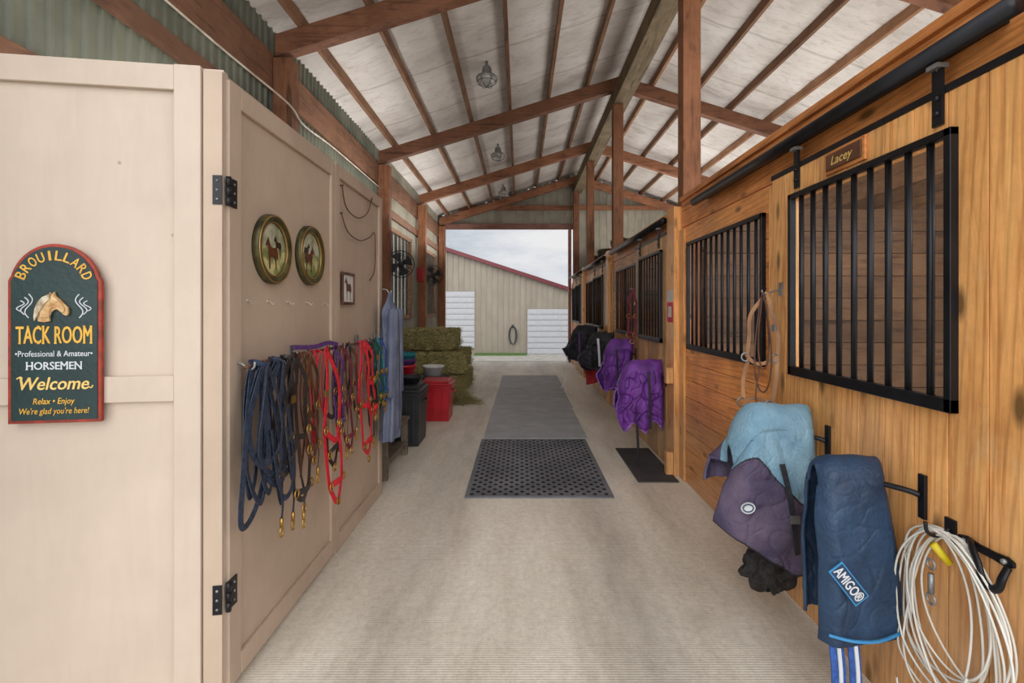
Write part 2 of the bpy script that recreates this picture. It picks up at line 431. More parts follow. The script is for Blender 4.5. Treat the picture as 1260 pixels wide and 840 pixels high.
def clone(ob, d, parent=None, label=None, rot=0):
    c = ob.copy(); sc.collection.objects.link(c)
    if parent is None:
        c.location = ob.location + Vector(d); WL[c.name] = WL[ob.name] + Vector(d); c.rotation_euler = (0, 0, rot)
        if label: c['label'] = label
    else:
        c.parent = parent; WL[c.name] = WL[ob.name] + Vector(d)
    for ch in list(ob.children): clone(ch, d, c)
    return c

def wp(px, py, X):      # measured point on the plane x = X
    d = X * FP / (px - 640.0)
    return Vector((X, d, 1.5 - (py - 380) / FP * d))

# ------------------------------------------------------------ shell
b = B().box(-2.4, 5.5, -4, 14.4, -.15, 0)
mk(b, 'floor', 'conc', label='broom-finished grey concrete aisle floor', cat='floor', kind='structure')

def gz(y):
    if y < 14.4: return -.02
    t = min(1, (y - 14.4) / 6.0); return -.02 - .9 * (t * t * (3 - 2 * t))
b = B().grid(lambda u, v: (-30 + 60 * u, 14.38 + 50 * v, gz(14.38 + 50 * v)), 2, 60)
mk(b, 'ground', 'drive', label='pale gravel driveway sloping away outside the barn', cat='ground', kind='structure')
b = B().box(-20, 20, -30, -4, -.2, -.02)
mk(b, 'ground', 'drive', label='pale gravel yard at the barn entrance', cat='ground', kind='structure')

def rz(x): return 5.10 - .31 * abs(x - 1.6)
def ceil_fn(x0, x1):
    def f(u, v):
        x = x0 + (x1 - x0) * u; y = .6 + 13.75 * v
        ph = (abs(x - 1.6)) / .62
        sag = -.025 * abs(math.sin(math.pi * (ph)))
        nz = .015 * noise.noise(Vector((x * 2.5, y * 3, 0)))
        return (x, y, rz(x) + .24 + sag + nz)
    return f
b = B(); b.grid(ceil_fn(-2.45, 1.6), 60, 160); b.grid(ceil_fn(1.6, 5.6), 60, 160)
mk(b, 'ceiling', 'foil', label='sloped roof lined with wrinkled silver-white insulation', cat='ceiling', kind='structure', recalc=False)

def ribs_y(x, y0, y1, z0, z1, pitch=.1, d=.018):
    b = B(); y = y0; prof = []
    while y < y1 - 1e-6:
        for a, h in ((0, 0), (.62, 0), (.72, 1), (.9, 1)):
            prof.append((x + h * d, y + a * pitch))
        y += pitch
    prof.append((x, y1))
    vs = []; fs = []
    for i, (a, yy) in enumerate(prof):
        vs += [(a, yy, z0), (a, yy, z1)]
        if i: fs.append((2 * i - 2, 2 * i, 2 * i + 1, 2 * i - 1))
    b.add(vs, fs); return b
mk(ribs_y(-2.32, .6, 8.0, 0, 4.12), 'wall_left', 'metalg', label='ribbed olive-grey metal siding wall', cat='wall', kind='structure')
b = ribs_y(-2.32, 8.0, 14.3, 2.95, 4.12); bb = ribs_y(-2.32, 8.0, 14.3, 0, 1.3)
for q in (bb, ribs_y(-2.32, 8.0, 8.45, 1.3, 2.95), ribs_y(-2.32, 10.5, 11.6, 1.3, 2.95), ribs_y(-2.32, 13.6, 14.3, 1.3, 2.95)): b.add(q.v, q.f)
mk(b, 'wall_left', 'metall', label='pale ribbed metal siding wall with window openings', cat='wall', kind='structure')
for (ya, yb) in ((8.45, 10.5), (11.6, 13.6)):
    w = B()
    w.box(-2.34, -2.26, ya, ya + .07, 1.3, 2.95); w.box(-2.34, -2.26, yb - .07, yb, 1.3, 2.95)
    w.box(-2.34, -2.26, ya, yb, 1.3, 1.38); w.box(-2.34, -2.26, ya, yb, 2.87, 2.95)
    wo = mk(w, 'window_1' if ya < 9 else 'window_2', 'beamy', label='wood framed barn window with translucent panes', cat='window', kind='structure', bevel=.004)
    n = 7
    for i in range(1, n):
        y = ya + (yb - ya) * i / n; mk(B().box(-2.32, -2.28, y - .035, y + .035, 1.38, 2.87), 'muntin', 'grayw', wo)
    w = B().box(-2.335, -2.325, ya + .07, yb - .07, 1.38, 2.87)
    mk(w, 'pane', 'lens', wo)

def gable():
    b = B(); x = -2.3; pitch = .2
    while x < 5.5:
        x1 = min(x + pitch, 5.5); lo = 3.8 if x < 1.38 else 0
        for a0, a1, h in ((0, .8, 0), (.8, 1, .02)):
            p, q = x + a0 * pitch, x + a1 * pitch
            b.box(p, q, 14.28 - h, 14.31, lo, rz((p + q) / 2) + .22)
        x = x1
    return b
mk(gable(), 'wall_back', 'metall', label='ribbed beige gable wall above the open doorway', cat='wall', kind='structure')
mk(B().box(-2.3, 1.5, 14.16, 14.25, 3.74, 3.9), 'trim_1', 'pinkw', label='pinkish wooden header across the far doorway', cat='trim', kind='structure', bevel=.006)
mk(B().box(-2.3, 5.4, 14.12, 14.2, 4.28, 4.4), 'trim_2', 'beam', label='brown timber tie across the gable', cat='trim', kind='structure', bevel=.006)
mk(B().box(1.36, 1.44, 14.15, 14.33, 0, 3.74), 'trim_3', 'pinkw', label='wooden jamb of the far doorway', cat='trim', kind='structure', bevel=.006)
mk(B().box(-2.26, -2.18, 14.2, 14.33, 0, 3.74), 'trim_4', 'pinkw', label='wooden jamb of the far doorway', cat='trim', kind='structure', bevel=.006)
b = B(); z = 0
while z < 4.0:
    b.box(5.3, 5.36, .3, 14.3, z, z + .195); z += .2
mk(b, 'wall_right', 'dkwy', label='board lined outer wall behind the stalls', cat='wall', kind='structure')

# ------------------------------------------------------------ frame
YS = [4.6, 8.0, 11.1, 13.95]
for i, y in enumerate([1.2] + YS):
    b = B()
    P = [(-2.24, rz(-2.24) - .10), (1.6, 5.0), (5.28, rz(5.28) - .10), (5.28, rz(5.28) + .1), (1.6, 5.2), (-2.24, rz(-2.24) + .10)]
    b.prism(P, (0, y, 0), (1, 0, 0), (0, 0, 1), (0, 1, 0), .128)
    mk(b, 'roof_rafter', 'beam', label='doubled brown timber rafter pair meeting at the ridge', cat='rafter', group='roof rafters', bevel=.004)
for k in range(-6, 7):
    if k == 0: continue
    x = 1.6 + (.62 * k) + (.1 if k < 0 else -.1)
    b = B().box(x - .022, x + .022, .7, 14.25, rz(x) + .108, rz(x) + .225)
    mk(b, 'roof_purlin', 'beamy', label='brown timber purlin running the length of the roof', cat='purlin', group='roof purlins', bevel=.003)
mk(B().box(1.48, 1.72, .7, 14.2, 4.74, 4.99), 'ridge_beam', 'ridge', label='deep olive-brown laminated ridge beam', cat='beam', bevel=.004)
for y in YS:
    b = B().box(-2.25, -2.08, y - .02, y + .15, 0, 3.79)
    mk(b, 'support_post', 'post', label='square brown timber post against the metal siding', cat='post', group='wall posts', bevel=.006)
for y in YS:
    b = B(); b.box(1.47, 1.63, y - .06, y + .1, 0, 4.735)
    mk(b, 'support_post', 'post', label='tall brown timber post rising from the stall fronts to the ridge', cat='post', group='ridge posts', bevel=.006)
for z in (.55, 1.2, 2.55, 3.15):
    b = B().box(-2.295, -2.255, .7, 7.95, z, z + .14)
    mk(b, 'wall_girt', 'girt', label='horizontal brown timber girt on metal siding', cat='girt', group='wall girts', bevel=.003)
for z in (.55, 3.1):
    b = B().box(-2.295, -2.255, 8.0, 14.1, z, z + .14)
    mk(b, 'wall_girt', 'girt', label='horizontal brown timber girt under the windows', cat='girt', group='wall girts', bevel=.003)
mk(B().box(-2.30, -2.255, .7, 14.1, 3.5, 3.83), 'eave_beam', 'girt', label='long brown eave beam on top of the wall posts', cat='beam', bevel=.004)
b = B(); b.tube([(-2.23, 2.0, 3.44), (-2.2, 3.6, 3.42), (-2.1, 4.4, 3.36), (-2.05, 4.57, 3.3), (-2.05, 4.8, 3.24), (-2.2, 6, 3.4), (-2.2, 7.9, 3.4)], .009, sub=5)
mk(b, 'electrical_cable', 'dull', label='pale electrical cable sagging along the eave', cat='cable')

# ------------------------------------------------------------ outside building
Yb = 27.0
b = B(); x = -9.0
def rb(x): return 4.64 - .325 * (x + 4.1) if x > -7.5 else 4.64 - .325 * (-3.4) - .325 * (-7.5 - x)
while x < 6.5:
    b.box(x, x + .25, Yb, Yb + .1, -1.0, rb(x + .15)); b.box(x + .25, x + .3, Yb - .04, Yb + .1, -1.0, rb(x + .15)); x += .3
g = mk(b, 'neighbouring_building', 'ext', label='beige metal-sided garage building with maroon roof edge', cat='building')
b = B(); b.prism([(-7.5, rb(-7.5)), (6.6, rb(6.6)), (6.6, rb(6.6) + .2), (-7.5, rb(-7.5) + .2)], (0, Yb - .3, 0), (1, 0, 0), (0, 0, 1), (0, 1, 0), 8)
b.prism([(-7.5, rb(-7.5)), (-15, 3.3), (-15, 3.5), (-7.5, rb(-7.5) + .2)], (0, Yb - .3, 0), (1, 0, 0), (0, 0, 1), (0, 1, 0), 8)
mk(b, 'roof', 'redroof', g)
for (xa, xb, zt, zb_) in ((.39, 2.75, 1.5, -.92), (-5.2, -2.44, 2.44, -.6)):
    b = B(); z = zb_; n = 8 if zt < 2 else 10; h = (zt - zb_) / n
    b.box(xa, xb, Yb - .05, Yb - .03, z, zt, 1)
    for i in range(n):
        b.box(xa, xb, Yb - .07, Yb - .05, z + i * h + .015, z + (i + 1) * h - .015)
        for k in range(4):
            w = (xb - xa) / 4; b.box(xa + k * w + .06, xa + (k + 1) * w - .06, Yb - .085, Yb - .07, z + i * h + .07, z + (i + 1) * h - .07)
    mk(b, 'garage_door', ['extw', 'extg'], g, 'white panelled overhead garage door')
b = B()
b.box(-.45, -.33, Yb - .10, Yb - .045, .5, .66)
for i in range(5): b.ring((-.39, Yb - .12 - .01 * i, .1), .16 + .015 * i, .022, 'y', 20, 6, ry=.48)
mk(b, 'garden_hose', 'blkp', label='dark garden hose coiled on the building wall', cat='hose')
b = B().box(-2.4, .35, 26.1, 26.9, -.95, -.84)
mk(b, 'grass_strip', 'grass', label='strip of green grass along the building', cat='grass', kind='stuff')
b = B()
for i in range(5):
    c = Vector((-9.5 + random.uniform(-1.5, 2.4), 44 + random.uniform(-1, 1), 5.3 + random.uniform(-1.3, 1.6))); R = random.uniform(1.3, 1.9)
    b.grid(lambda u, v: c + Vector((math.sin(math.pi * v) * math.cos(2 * math.pi * u), math.sin(math.pi * v) * math.sin(2 * math.pi * u), math.cos(math.pi * v))) * R * (1 + .35 * noise.noise(Vector((u * 9, v * 9, i)))), 20, 14)
t = mk(b, 'tree', 'leaf', label='green leafy tree beyond the garage', cat='tree')
b = B().cyl((-9.3, 44, -1), (-9.3, 44, 5), .25); mk(b, 'trunk', 'post', t)

# ------------------------------------------------------------ tack room
u = Vector((.9886, .150, 0)); n = Vector((.150, -.9886, 0))
TF = Matrix(((u.x, n.x, 0, -1.866), (u.y, n.y, 0, 1.808), (0, 0, 1, 0), (0, 0, 0, 1)))
b = B(TF).box(-.45, .7445, -.04, 0, 0, 2.41)
wf = mk(b, 'wall_front', 'tackf', label='beige painted plywood front of the tack room', cat='wall', kind='structure')
for q in ((-.45, .58, 0, .02, 2.317, 2.41), (-.45, .58, 0, .02, 1.156, 1.252), (.58, .673, 0, .022, 0, 2.412)):
    mk(B(TF).box(*q), 'batten', 'tackf', wf, bevel=.003)
mk(B(TF).box(.677, .7445, 0, .012, 0, 2.40), 'corner_board', 'tacks', wf, 'taupe corner board', bevel=.002)
b = B(); b.box(-1.17, -1.148, 1.93, 4.12, 0, 2.41)
ws = mk(b, 'wall_tack_side', 'tacks', label='taupe painted plywood side of the tack room', cat='wall', kind='structure')
mk(B().box(-2.24, -1.172, 4.08, 4.12, 0, 2.41), 'wall_tack_back', 'tacks', label='painted plywood end wall of the tack room', cat='wall', kind='structure')
ya, yb, x0, x1 = 3.085, 4.12, -1.148, -1.128
for q in ((x0, x1, ya, ya + .07, 0, 2.40), (x0, x1, yb - .07, yb, 0, 2.40), (x0, x1, ya + .07, yb - .07, 2.32, 2.40), (x0, x1, ya + .07, yb - .07, 0, .10)):
    mk(B().box(*q), 'batten', 'tacks', ws, bevel=.003)
door = B().box(-1.146, -1.138, 1.945, 3.06, .03, 2.385)
dr = mk(door, 'door_1', 'tacks', label='taupe painted plywood tack room door with black hinges', cat='door', kind='structure')
ya, yb, x0, x1 = 1.945, 3.06, -1.138, -1.122
for q in ((x0, x1, ya, ya + .085, .03, 2.385), (x0, x1, yb - .06, yb, .03, 2.385), (x0, x1, ya + .085, yb - .06, 2.30, 2.385), (x0, x1, ya + .085, yb - .06, .03, .12)):
    mk(B().box(*q), 'stile', 'tacks', dr, bevel=.003)
for z in (1.95, .40):
    b = B(TF); b.box(.712, .745, .012, .016, z - .055, z + .055)
    for dz in (-.035, 0, .035): b.cyl((.728, .016, z + dz), (.728, .019, z + dz), .005, 8, 1)
    b.T = None
    b.box(-1.122, -1.117, 1.93, 1.99, z - .055, z + .055)
    for k in range(3): b.cyl((-1.114, 1.926, z - .055 + k * .038), (-1.114, 1.926, z - .055 + k * .038 + .034), .010, 10)
    for dz in (-.035, 0, .035):
        b.cyl((-1.118, 1.97, z + dz), (-1.1145, 1.97, z + dz), .005, 8, 1)
    mk(b, 'hinge', ['blk', 'steel'], dr, 'black steel hinge')
# ---------------- sign
Z0 = 1.093; cx = .200; hw = .148; arcz = 1.572; R = .161
def arch(inset):
    pts = [(-hw + inset, Z0 + inset), (hw - inset, Z0 + inset)]
    zs = 1.60
    pts.append((hw - inset, zs)); pts.append((hw - inset - .008, zs + .016 - inset * .3))
    for i in range(0, 25):
        a = math.radians(14 + 152 * i / 24)
        pts.append(((R - inset) * math.cos(a) * .90, arcz + (R - inset) * math.sin(a)))
    pts.append((-hw + inset + .008, zs + .016 - inset * .3)); pts.append((-hw + inset, zs))
    return pts
o0 = Vector((-1.866, 1.808, 0)) + u * cx + n * .0205
ez = Vector((0, 0, 1))
sg = emp('tack_room_sign', o0 + ez * Z0, 'arched dark green sign with red border and gold lettering', 'sign')
b = B().prism(arch(0), o0, u, ez, n, .016); mk(b, 'border', 'sred', sg, bevel=.004)
b = B().prism(arch(.011), o0 + n * .016, u, ez, n, .003); mk(b, 'panel', 'green', sg)
pf = o0 + n * .0205
def serifs(b, s_, o, h, w, th_=.0035):
    vs, fs = text_geo(s_); x0 = min(a[0] for a in vs); x1 = max(a[0] for a in vs); sx = w / (x1 - x0); xm = (x0 + x1) / 2; sy = h / .69
    for zz in (0.0, .69):
        xs = sorted(a[0] for a in vs if abs(a[1] - zz) < .012)
        grp = []
        for x in xs:
            if grp and x - grp[-1][1] < .10 and x - grp[-1][0] < .14: grp[-1][1] = x
            else: grp.append([x, x])
        for a, c in grp:
            if .02 < c - a < .15:
                p = o + u * ((a + c) / 2 - xm) * sx + ez * (zz - .345) * sy; hw_ = ((c - a) / 2 + .055) * sx
                b.prism([(-hw_, -th_ / 2), (hw_, -th_ / 2), (hw_, th_ / 2), (-hw_, th_ / 2)], p, u, ez, n, .0003)
b = B(); ch = 'BROUILLARD'
for i, c in enumerate(ch):
    a = math.radians(-66 + 132 * i / (len(ch) - 1))
    uu = u * math.cos(a) - ez * math.sin(a); vv = ez * math.cos(a) + u * math.sin(a)
    rr = .121
    b.bold(c, pf + u * (math.sin(a) * rr * .95) + ez * (arcz - .002 + math.cos(a) * rr), uu, vv, n, .034, .022 if c != 'I' else .007, 0, 0, .0008)
mk(b, 'arched_lettering', 'gold', sg, recalc=False)
for s_, z, h, w, sh, m in (('TACK ROOM', 1.408, .060, .240, 0, 'gold'), ('Welcome', 1.235, .044, .225, .22, 'gold2'), ('Relax \u2022 Enjoy', 1.172, .021, .130, .15, 'gold'), ("We're glad you're here!", 1.137, .021, .222, .15, 'gold'), ('\u2022Professional & Amateur\u2022', 1.341, .020, .245, 0, 'wht2'), ('HORSEMEN', 1.298, .026, .175, 0, 'wht2')):
    b = B()
    if s_ in ('TACK ROOM', 'Welcome', 'HORSEMEN'): b.bold(s_, pf + ez * z, u, ez, n, h, w, 0, sh, .0013 if h > .03 else .0008)
    else: b.bold(s_, pf + ez * z, u, ez, n, h, w, 0, sh, .0003)
    if s_ in ('TACK ROOM', 'HORSEMEN'): serifs(b, s_, pf + ez * z + n * .0003, h, w, .005 if h > .04 else .0026)
    if s_ == 'Welcome':
        b.strap([pf + ez * 1.252 - u * .118, pf + ez * 1.259 - u * .106, pf + ez * 1.252 - u * .100], .004, .001, n); b.strap([pf + ez * 1.222 + u * .108, pf + ez * 1.217 + u * .118, pf + ez * 1.226 + u * .124], .004, .001, n)
    mk(b, 'lettering', m, sg, recalc=False)
for s1 in (-1, 1):
    b = B()
    for k in range(3):
        pts = []
        for i in range(9):
            t = i / 8
            pts.append(pf + u * (s1 * (.080 + .013 * k + .012 * math.sin(t * 6.28))) + ez * (1.468 + .012 * k + .085 * (1 - .28 * k) * t))
        b.strap(pts, .0030, .002, n, 0, False, 2)
    mk(b, 'scroll_flourish', 'wht2', sg)
hh = [(-.058, -.016), (-.056, .002), (-.044, .016), (-.030, .032), (-.016, .046), (-.010, .053), (-.006, .068), (.003, .056), (.010, .066), (.013, .053), (.028, .044), (.042, .026), (.051, .0), (.054, -.03), (.052, -.052), (.030, -.056), (.010, -.052), (.012, -.034), (.006, -.016), (-.004, -.006), (-.016, -.004), (-.028, -.012), (-.038, -.024), (-.047, -.030), (-.056, -.026)]
hc = pf + ez * 1.502; kx = -.88; kz = .88
b = B().prism([(x * kx, z * kz) for x, z in hh], hc, u, ez, n, .010)
b.prism([(x * .8 * kx, (z * .8 + .006) * kz) for x, z in hh], hc + n * .010, u, ez, n, .004)
b.cyl(hc + ez * .023 + u * .016 + n * .012, hc + ez * .023 + u * .016 + n * .017, .0035, 10)
em = mk(b, 'horse_head_emblem', 'cream', sg, 'carved cream horse head', bevel=.003)
b = B().prism([(x * kx, z * kz) for x, z in [(.003, .058), (.013, .054), (.030, .045), (.046, .026), (.056, .0), (.060, -.032), (.058, -.05), (.048, -.03), (.036, -.004), (.022, .018), (.010, .032), (.002, .040)]], hc + n * .0135, u, ez, n, .005)
mk(b, 'mane', 'mane', em, 'pale carved mane')

# ---------------- round pictures
hp = [(-.48, .30), (-.42, .40), (-.33, .52), (-.28, .60), (-.25, .52), (-.15, .38), (-.05, .25), (.10, .22), (.30, .26), (.40, .20), (.46, .05), (.48, -.20), (.43, -.18), (.40, .0), (.38, -.12), (.34, -.28), (.36, -.45), (.36, -.58), (.29, -.58), (.30, -.42), (.24, -.20), (.10, -.12), (-.10, -.14), (-.14, -.30), (-.12, -.58), (-.19, -.58), (-.22, -.30), (-.24, -.08), (-.27, .12), (-.32, .28), (-.42, .24)]
for (yy, zz, fl, lb) in ((2.29, 1.77, 1, 'round gilt-rimmed picture plate of two horses in pasture'), (2.70, 1.785, -1, 'round gilt-rimmed picture plate of horses, nearer the door edge')):
    c = Vector((-1.137, yy, zz))
    p = emp('round_picture_plate', c - ez * .158, lb, 'wall plate')
    b = B().lathe([(.118, .010), (.122, .020), (.128, .028), (.145, .034), (.156, .028), (.158, .016), (.158, 0), (.10, 0)], c, 'x', 48)
    mk(b, 'rim', 'olive', p)
    mk(B().ring(c + Vector((.022, 0, 0)), .122, .004, 'x', 48), 'gilt_edge', 'brass', p)
    mk(B().ring(c + Vector((.031, 0, 0)), .150, .004, 'x', 48), 'gilt_edge', 'brass', p)
    b = B().lathe([(0, .012), (.120, .012)], c, 'x', 48)
    sk = [(-.118, .0), (-.06, .012), (0, -.006), (.06, .01), (.118, .0)] + [(.118 * math.cos(math.radians(k)), .118 * math.sin(math.radians(k))) for k in range(10, 171, 10)]
    b.prism(sk, c + Vector((.0125, 0, 0)), (0, 1, 0), ez, (1, 0, 0), .0008, 1)
    mk(b, 'painted_scene', ['paint', 'psky'], p)
    for k, (dy, dz, sc_, m_) in enumerate(((-.01, -.02, .12, 'horse'), (.045 * fl, .02, .075, 'horsd'))):
        b = B().prism([(x * sc_ * fl, z * sc_) for x, z in hp], c + Vector((.0142 - .0006 * k, dy, dz)), (0, 1, 0), ez, (1, 0, 0), .0008)
        mk(b, 'painted_horse', m_, p)
c = wp(427, 355, -1.137); c = Vector((-1.137, c.y, c.z))
b = B(); w, h = .115, .105
b.box(-1.137, -1.122, c.y - w, c.y + w, c.z + h - .018, c.z + h); b.box(-1.137, -1.122, c.y - w, c.y + w, c.z - h, c.z - h + .018)
b.box(-1.137, -1.122, c.y - w, c.y - w + .018, c.z - h + .018, c.z + h - .018); b.box(-1.137, -1.122, c.y + w - .018, c.y + w, c.z - h + .018, c.z + h - .018)
p = mk(b, 'picture_frame', 'lbrn', label='small dark-framed photograph on taupe plywood', cat='picture', bevel=.003)
b = B().box(-1.136, -1.13, c.y - w + .018, c.y + w - .018, c.z - h + .018, c.z + h - .018); mk(b, 'photograph', 'paper', p)
b = B().prism([(x * .13, z * .13) for x, z in hp], (-1.13, c.y, c.z), (0, 1, 0), ez, (1, 0, 0), .001); mk(b, 'pictured_horse', 'lbrn', p)
for i, yy in enumerate((2.1, 2.27, 2.46, 2.68, 2.92)):
    b = B(); b.lathe([(0, .005), (.006, .004), (.007, 0)], (-1.138, yy, 1.535), 'x', 14)
    b.tube([(-1.137, yy, 1.535), (-1.122, yy, 1.532), (-1.116, yy, 1.522), (-1.109, yy, 1.522), (-1.105, yy, 1.532)], .0022, 6, sub=4)
    mk(b, 'coat_hook', 'dull', label='small pale cup hook screwed into plywood', cat='hook', group='row of wall hooks')
def cord(pts, r, lab):
    b = B(); b.tube([wp(px, py, -1.12) for px, py in pts], r, 7, sub=6)
    for q in (wp(pts[0][0], pts[0][1], -1.12),): b.cyl(q - Vector((.027, 0, 0)), q + Vector((.008, 0, 0)), .006, 8)
    mk(b, 'lead_line', 'lbrn', label=lab, cat='rope', group='ropes looped on the plywood')
cord([(421, 228), (426, 255), (440, 268), (452, 262), (458, 243)], .004, 'dark cord looped between nails on the plywood')
cord([(420, 262), (428, 285), (443, 296), (455, 292), (461, 288), (461, 330), (455, 345)], .004, 'longer dark cord trailing down the plywood')

# ---------------- tack rail
RX = -1.075; RZ = 1.27
rail = emp('tack_rail', (RX, 2.95, RZ - .02), 'long dark metal rail with brackets for hanging halters', 'rail')
b = B().tube([(RX, 1.97, RZ), (RX, 2.05, RZ + .01), (RX, 3.9, RZ), (RX, 3.98, RZ)], .008, 10); mk(b, 'bar', 'lbrn', rail)
for yy in (2.0, 2.5, 3.02, 3.5, 3.94):
    b = B(); b.box(-1.137, -1.13, yy - .02, yy + .02, RZ - .03, RZ + .05); b.tube([(-1.13, yy, RZ + .02), (-1.10, yy, RZ + .01), (RX, yy, RZ - .012), (RX + .02, yy, RZ), (RX + .022, yy, RZ + .02)], .005, 7, sub=3)
    mk(b, 'bracket', 'steel', rail)
b = B(); b.strap([(-1.06, 2.36, RZ + .05), (-1.06, 2.6, RZ + .035), (-1.05, 2.75, RZ + .045), (-1.05, 2.9, RZ + .025)], .022, .006, (1, 0, 0))
mk(b, 'nylon_strap', 'purn', label='purple nylon strap draped along the top of the rail', cat='strap')

GRP = 'halters and lead ropes on the rail'
def rope_coil(y, L_, w, nl, r, m, lab, tail=True, x0=RX, zt=RZ, cat='lead rope', grp=GRP, spread=.025, flat=0, nm='lead_rope'):
    b = B()
    for i in range(nl):
        Lk = L_ * random.uniform(.62, 1.06); wk = w * random.uniform(.7, 1.2); xo = x0 + .014 + .010 * (i % 5) + random.uniform(-.004, .006)
        yo = y + random.uniform(-spread, spread); ph = random.uniform(-.4, .4)
        j1, j2 = random.uniform(0, 6), random.uniform(.003, .012)
        pts = []
        for k in range(22):
            t = 2 * math.pi * k / 22
            sd = math.sin(t) * (.22 + .78 * math.sin(t / 2) ** 1.2)
            dz = (1 - math.cos(t)) / 2
            xx = xo if k else x0 - .002
            pts.append((xx + .012 * math.sin(t * 2 + i), yo + wk / 2 * sd + ph * dz * .2 + j2 * math.sin(3 * t + j1) * dz, zt + .014 - Lk * dz))
        if flat: b.strap(pts, flat, .003, (1, .25 * math.sin(i * 2.1), 0), 0, True, 3)
        else: b.tube(pts, r, 7, closed=True, sub=3)
    if tail:
        q = random.uniform(-.03, .05)
        yo = y + w * .2; zz = zt - L_ * random.uniform(.55, .8)
        pts = [(x0 + .05, yo, zz + .2), (x0 + .058, yo + .03, zz), (x0 + .05, yo + .05 + q, zz - .12), (x0 + .05, yo + .04 + q, zz - .2)]
        if flat: b.strap(pts, flat, .003, (1, .2, 0), 0)
        else: b.tube(pts, r, 7, sub=4)
        z1 = zz - .2; yo += .04 + q
        b.cyl((x0 + .05, yo, z1), (x0 + .05, yo, z1 - .04), .008, 8, 1)
        b.ring((x0 + .05, yo, z1 - .06), .014, .004, 'x', 14, 6, 1, .022)
    return mk(b, nm, [m, 'brass'], label=lab, cat=cat, group=grp)

def halter(y, z0, s, m, lab, x0=RX, grp=GRP, nrm=(1, 0, 0), name='halter', hw='brass', sx=1, dx=0, ad=(0, 1, 0), wst=.026, rg=.020, tw=None):
    o = Vector((x0 + (.022 + dx) * sx, y, z0)); j = lambda a: random.uniform(-a, a)
    if tw is None: tw = j(.12)
    ad = Vector(ad)
    def P(a, c, d=0): return o + ad * ((a + tw * c) * s) + Vector((d * sx, 0, -c * s))
    e = emp(name, P(0, .8), lab, 'halter', grp)
    k = j(.04); k2 = j(.04); k3 = j(.03)
    b = B()
    b.strap([P(-.01, .0, -.02), P(-.06 + k2, .12), P(-.085 + k, .25), P(-.09, .38)], wst, .004, nrm)
    b.strap([P(.01, .0, -.02), P(.06, .12, .01), P(.08 + k, .25, .01), P(.08, .38, .01)], wst, .004, nrm)
    b.strap([P(-.01, 0, -.02), P(0, -.015 / s, -.02), P(.01, 0, -.02)], wst, .004, nrm, sub=2)
    b.strap([P(-.09, .38), P(0 + k2, .43 + k, .02), P(.08, .38, .01)], wst, .004, nrm)
    b.strap([P(-.09, .38), P(-.10 + k3, .52, .012), P(-.08, .66, .02)], wst, .004, nrm)
    b.strap([P(.08, .38), P(.10 + k3, .52, .012), P(.09, .66, .02)], wst, .004, nrm)
    b.strap([P(-.08, .66, .02), P(.0, .63 + k2, .045), P(.09, .66, .03)], wst * 1.1, .004, nrm)
    b.strap([P(-.08, .66, .02), P(.0, .74 + k, .03), P(.09, .66, .02)], wst, .004, nrm)
    mk(b, 'strap', m, e)
    ax = 'x' if abs(nrm[0]) > .65 else 'y'
    for a, c, d in ((-.09, .38, .010), (.08, .38, .020), (-.08, .66, .032), (.09, .66, .034), (0, .76, .036)):
        mk(B().ring(P(a, c, d), rg, .0044, ax, 14, 6), 'ring', hw, e)
    q = P(-.08, .20, .010); mk(B().box(q.x - .004, q.x + .004, q.y - .016, q.y + .016, q.z - .014, q.z + .020), 'buckle', hw, e)
    return e

rope_coil(2.04, .64, .20, 6, .0105, 'navy', 'navy webbing lead coiled in long loops', spread=.03, flat=.026)
rope_coil(2.17, .74, .20, 4, .0105, 'navy', 'navy webbing lead with brass snap hanging lowest', spread=.02, flat=.026)
rope_coil(2.27, .68, .17, 4, .008, 'lblk', 'black leather reins with brass snap', flat=.022)
halter(2.38, RZ, .92, 'lblk', 'black leather halter with brass rings', dx=.01)
rope_coil(2.47, .60, .12, 3, .007, 'lbrn', 'brown leather rein strap in loops', flat=.019)
halter(2.55, RZ, .68, 'lbrn', 'brown leather halter with brass buckles')
halter(2.70, RZ, 1.06, 'red', 'bright red nylon halter with brass rings', dx=.035, wst=.032, tw=.03)
rope_coil(2.62, .46, .07, 2, .007, 'red', 'bright red lead rope in a long loop', tail=False, flat=.018)
halter(2.80, RZ, .84, 'lblk', 'black leather halter behind the red one')
halter(2.88, RZ, .60, 'purn', 'purple nylon halter with brass rings', dx=.015)
rope_coil(2.93, .50, .12, 2, .007, 'lbrn', 'thin brown leather rein strap', flat=.018)
halter(3.01, RZ, .80, 'mar', 'maroon nylon halter beside purple one', dx=.015)
rope_coil(3.10, .46, .10, 2, .008, 'lblk', 'black leather rein strap beside maroon halter', flat=.018)
halter(3.16, RZ, .60, 'lbrn', 'dark brown leather halter hanging short')
halter(3.30, RZ, .98, 'red', 'red nylon halter with chin strap', dx=.035, wst=.032, tw=-.03)
halter(3.42, RZ, .68, 'red', 'shorter red nylon halter with brass rings', dx=.025, wst=.03)
rope_coil(3.36, .50, .07, 2, .007, 'pink', 'pinkish red lead rope beside red halter', tail=False, flat=.018)
rope_coil(3.50, .72, .05, 2, .006, 'lblk', 'thin black lead rope hanging low')
halter(3.56, RZ, .66, 'lblk', 'black nylon halter near rail end', dx=.01)
halter(3.67, RZ, .6, 'grn', 'green nylon halter with brass rings', dx=.02)
rope_coil(3.72, .46, .08, 2, .007, 'teal', 'teal rope lead in loops')
halter(3.80, RZ, .62, 'blu', 'blue nylon halter with brass rings', dx=.02)

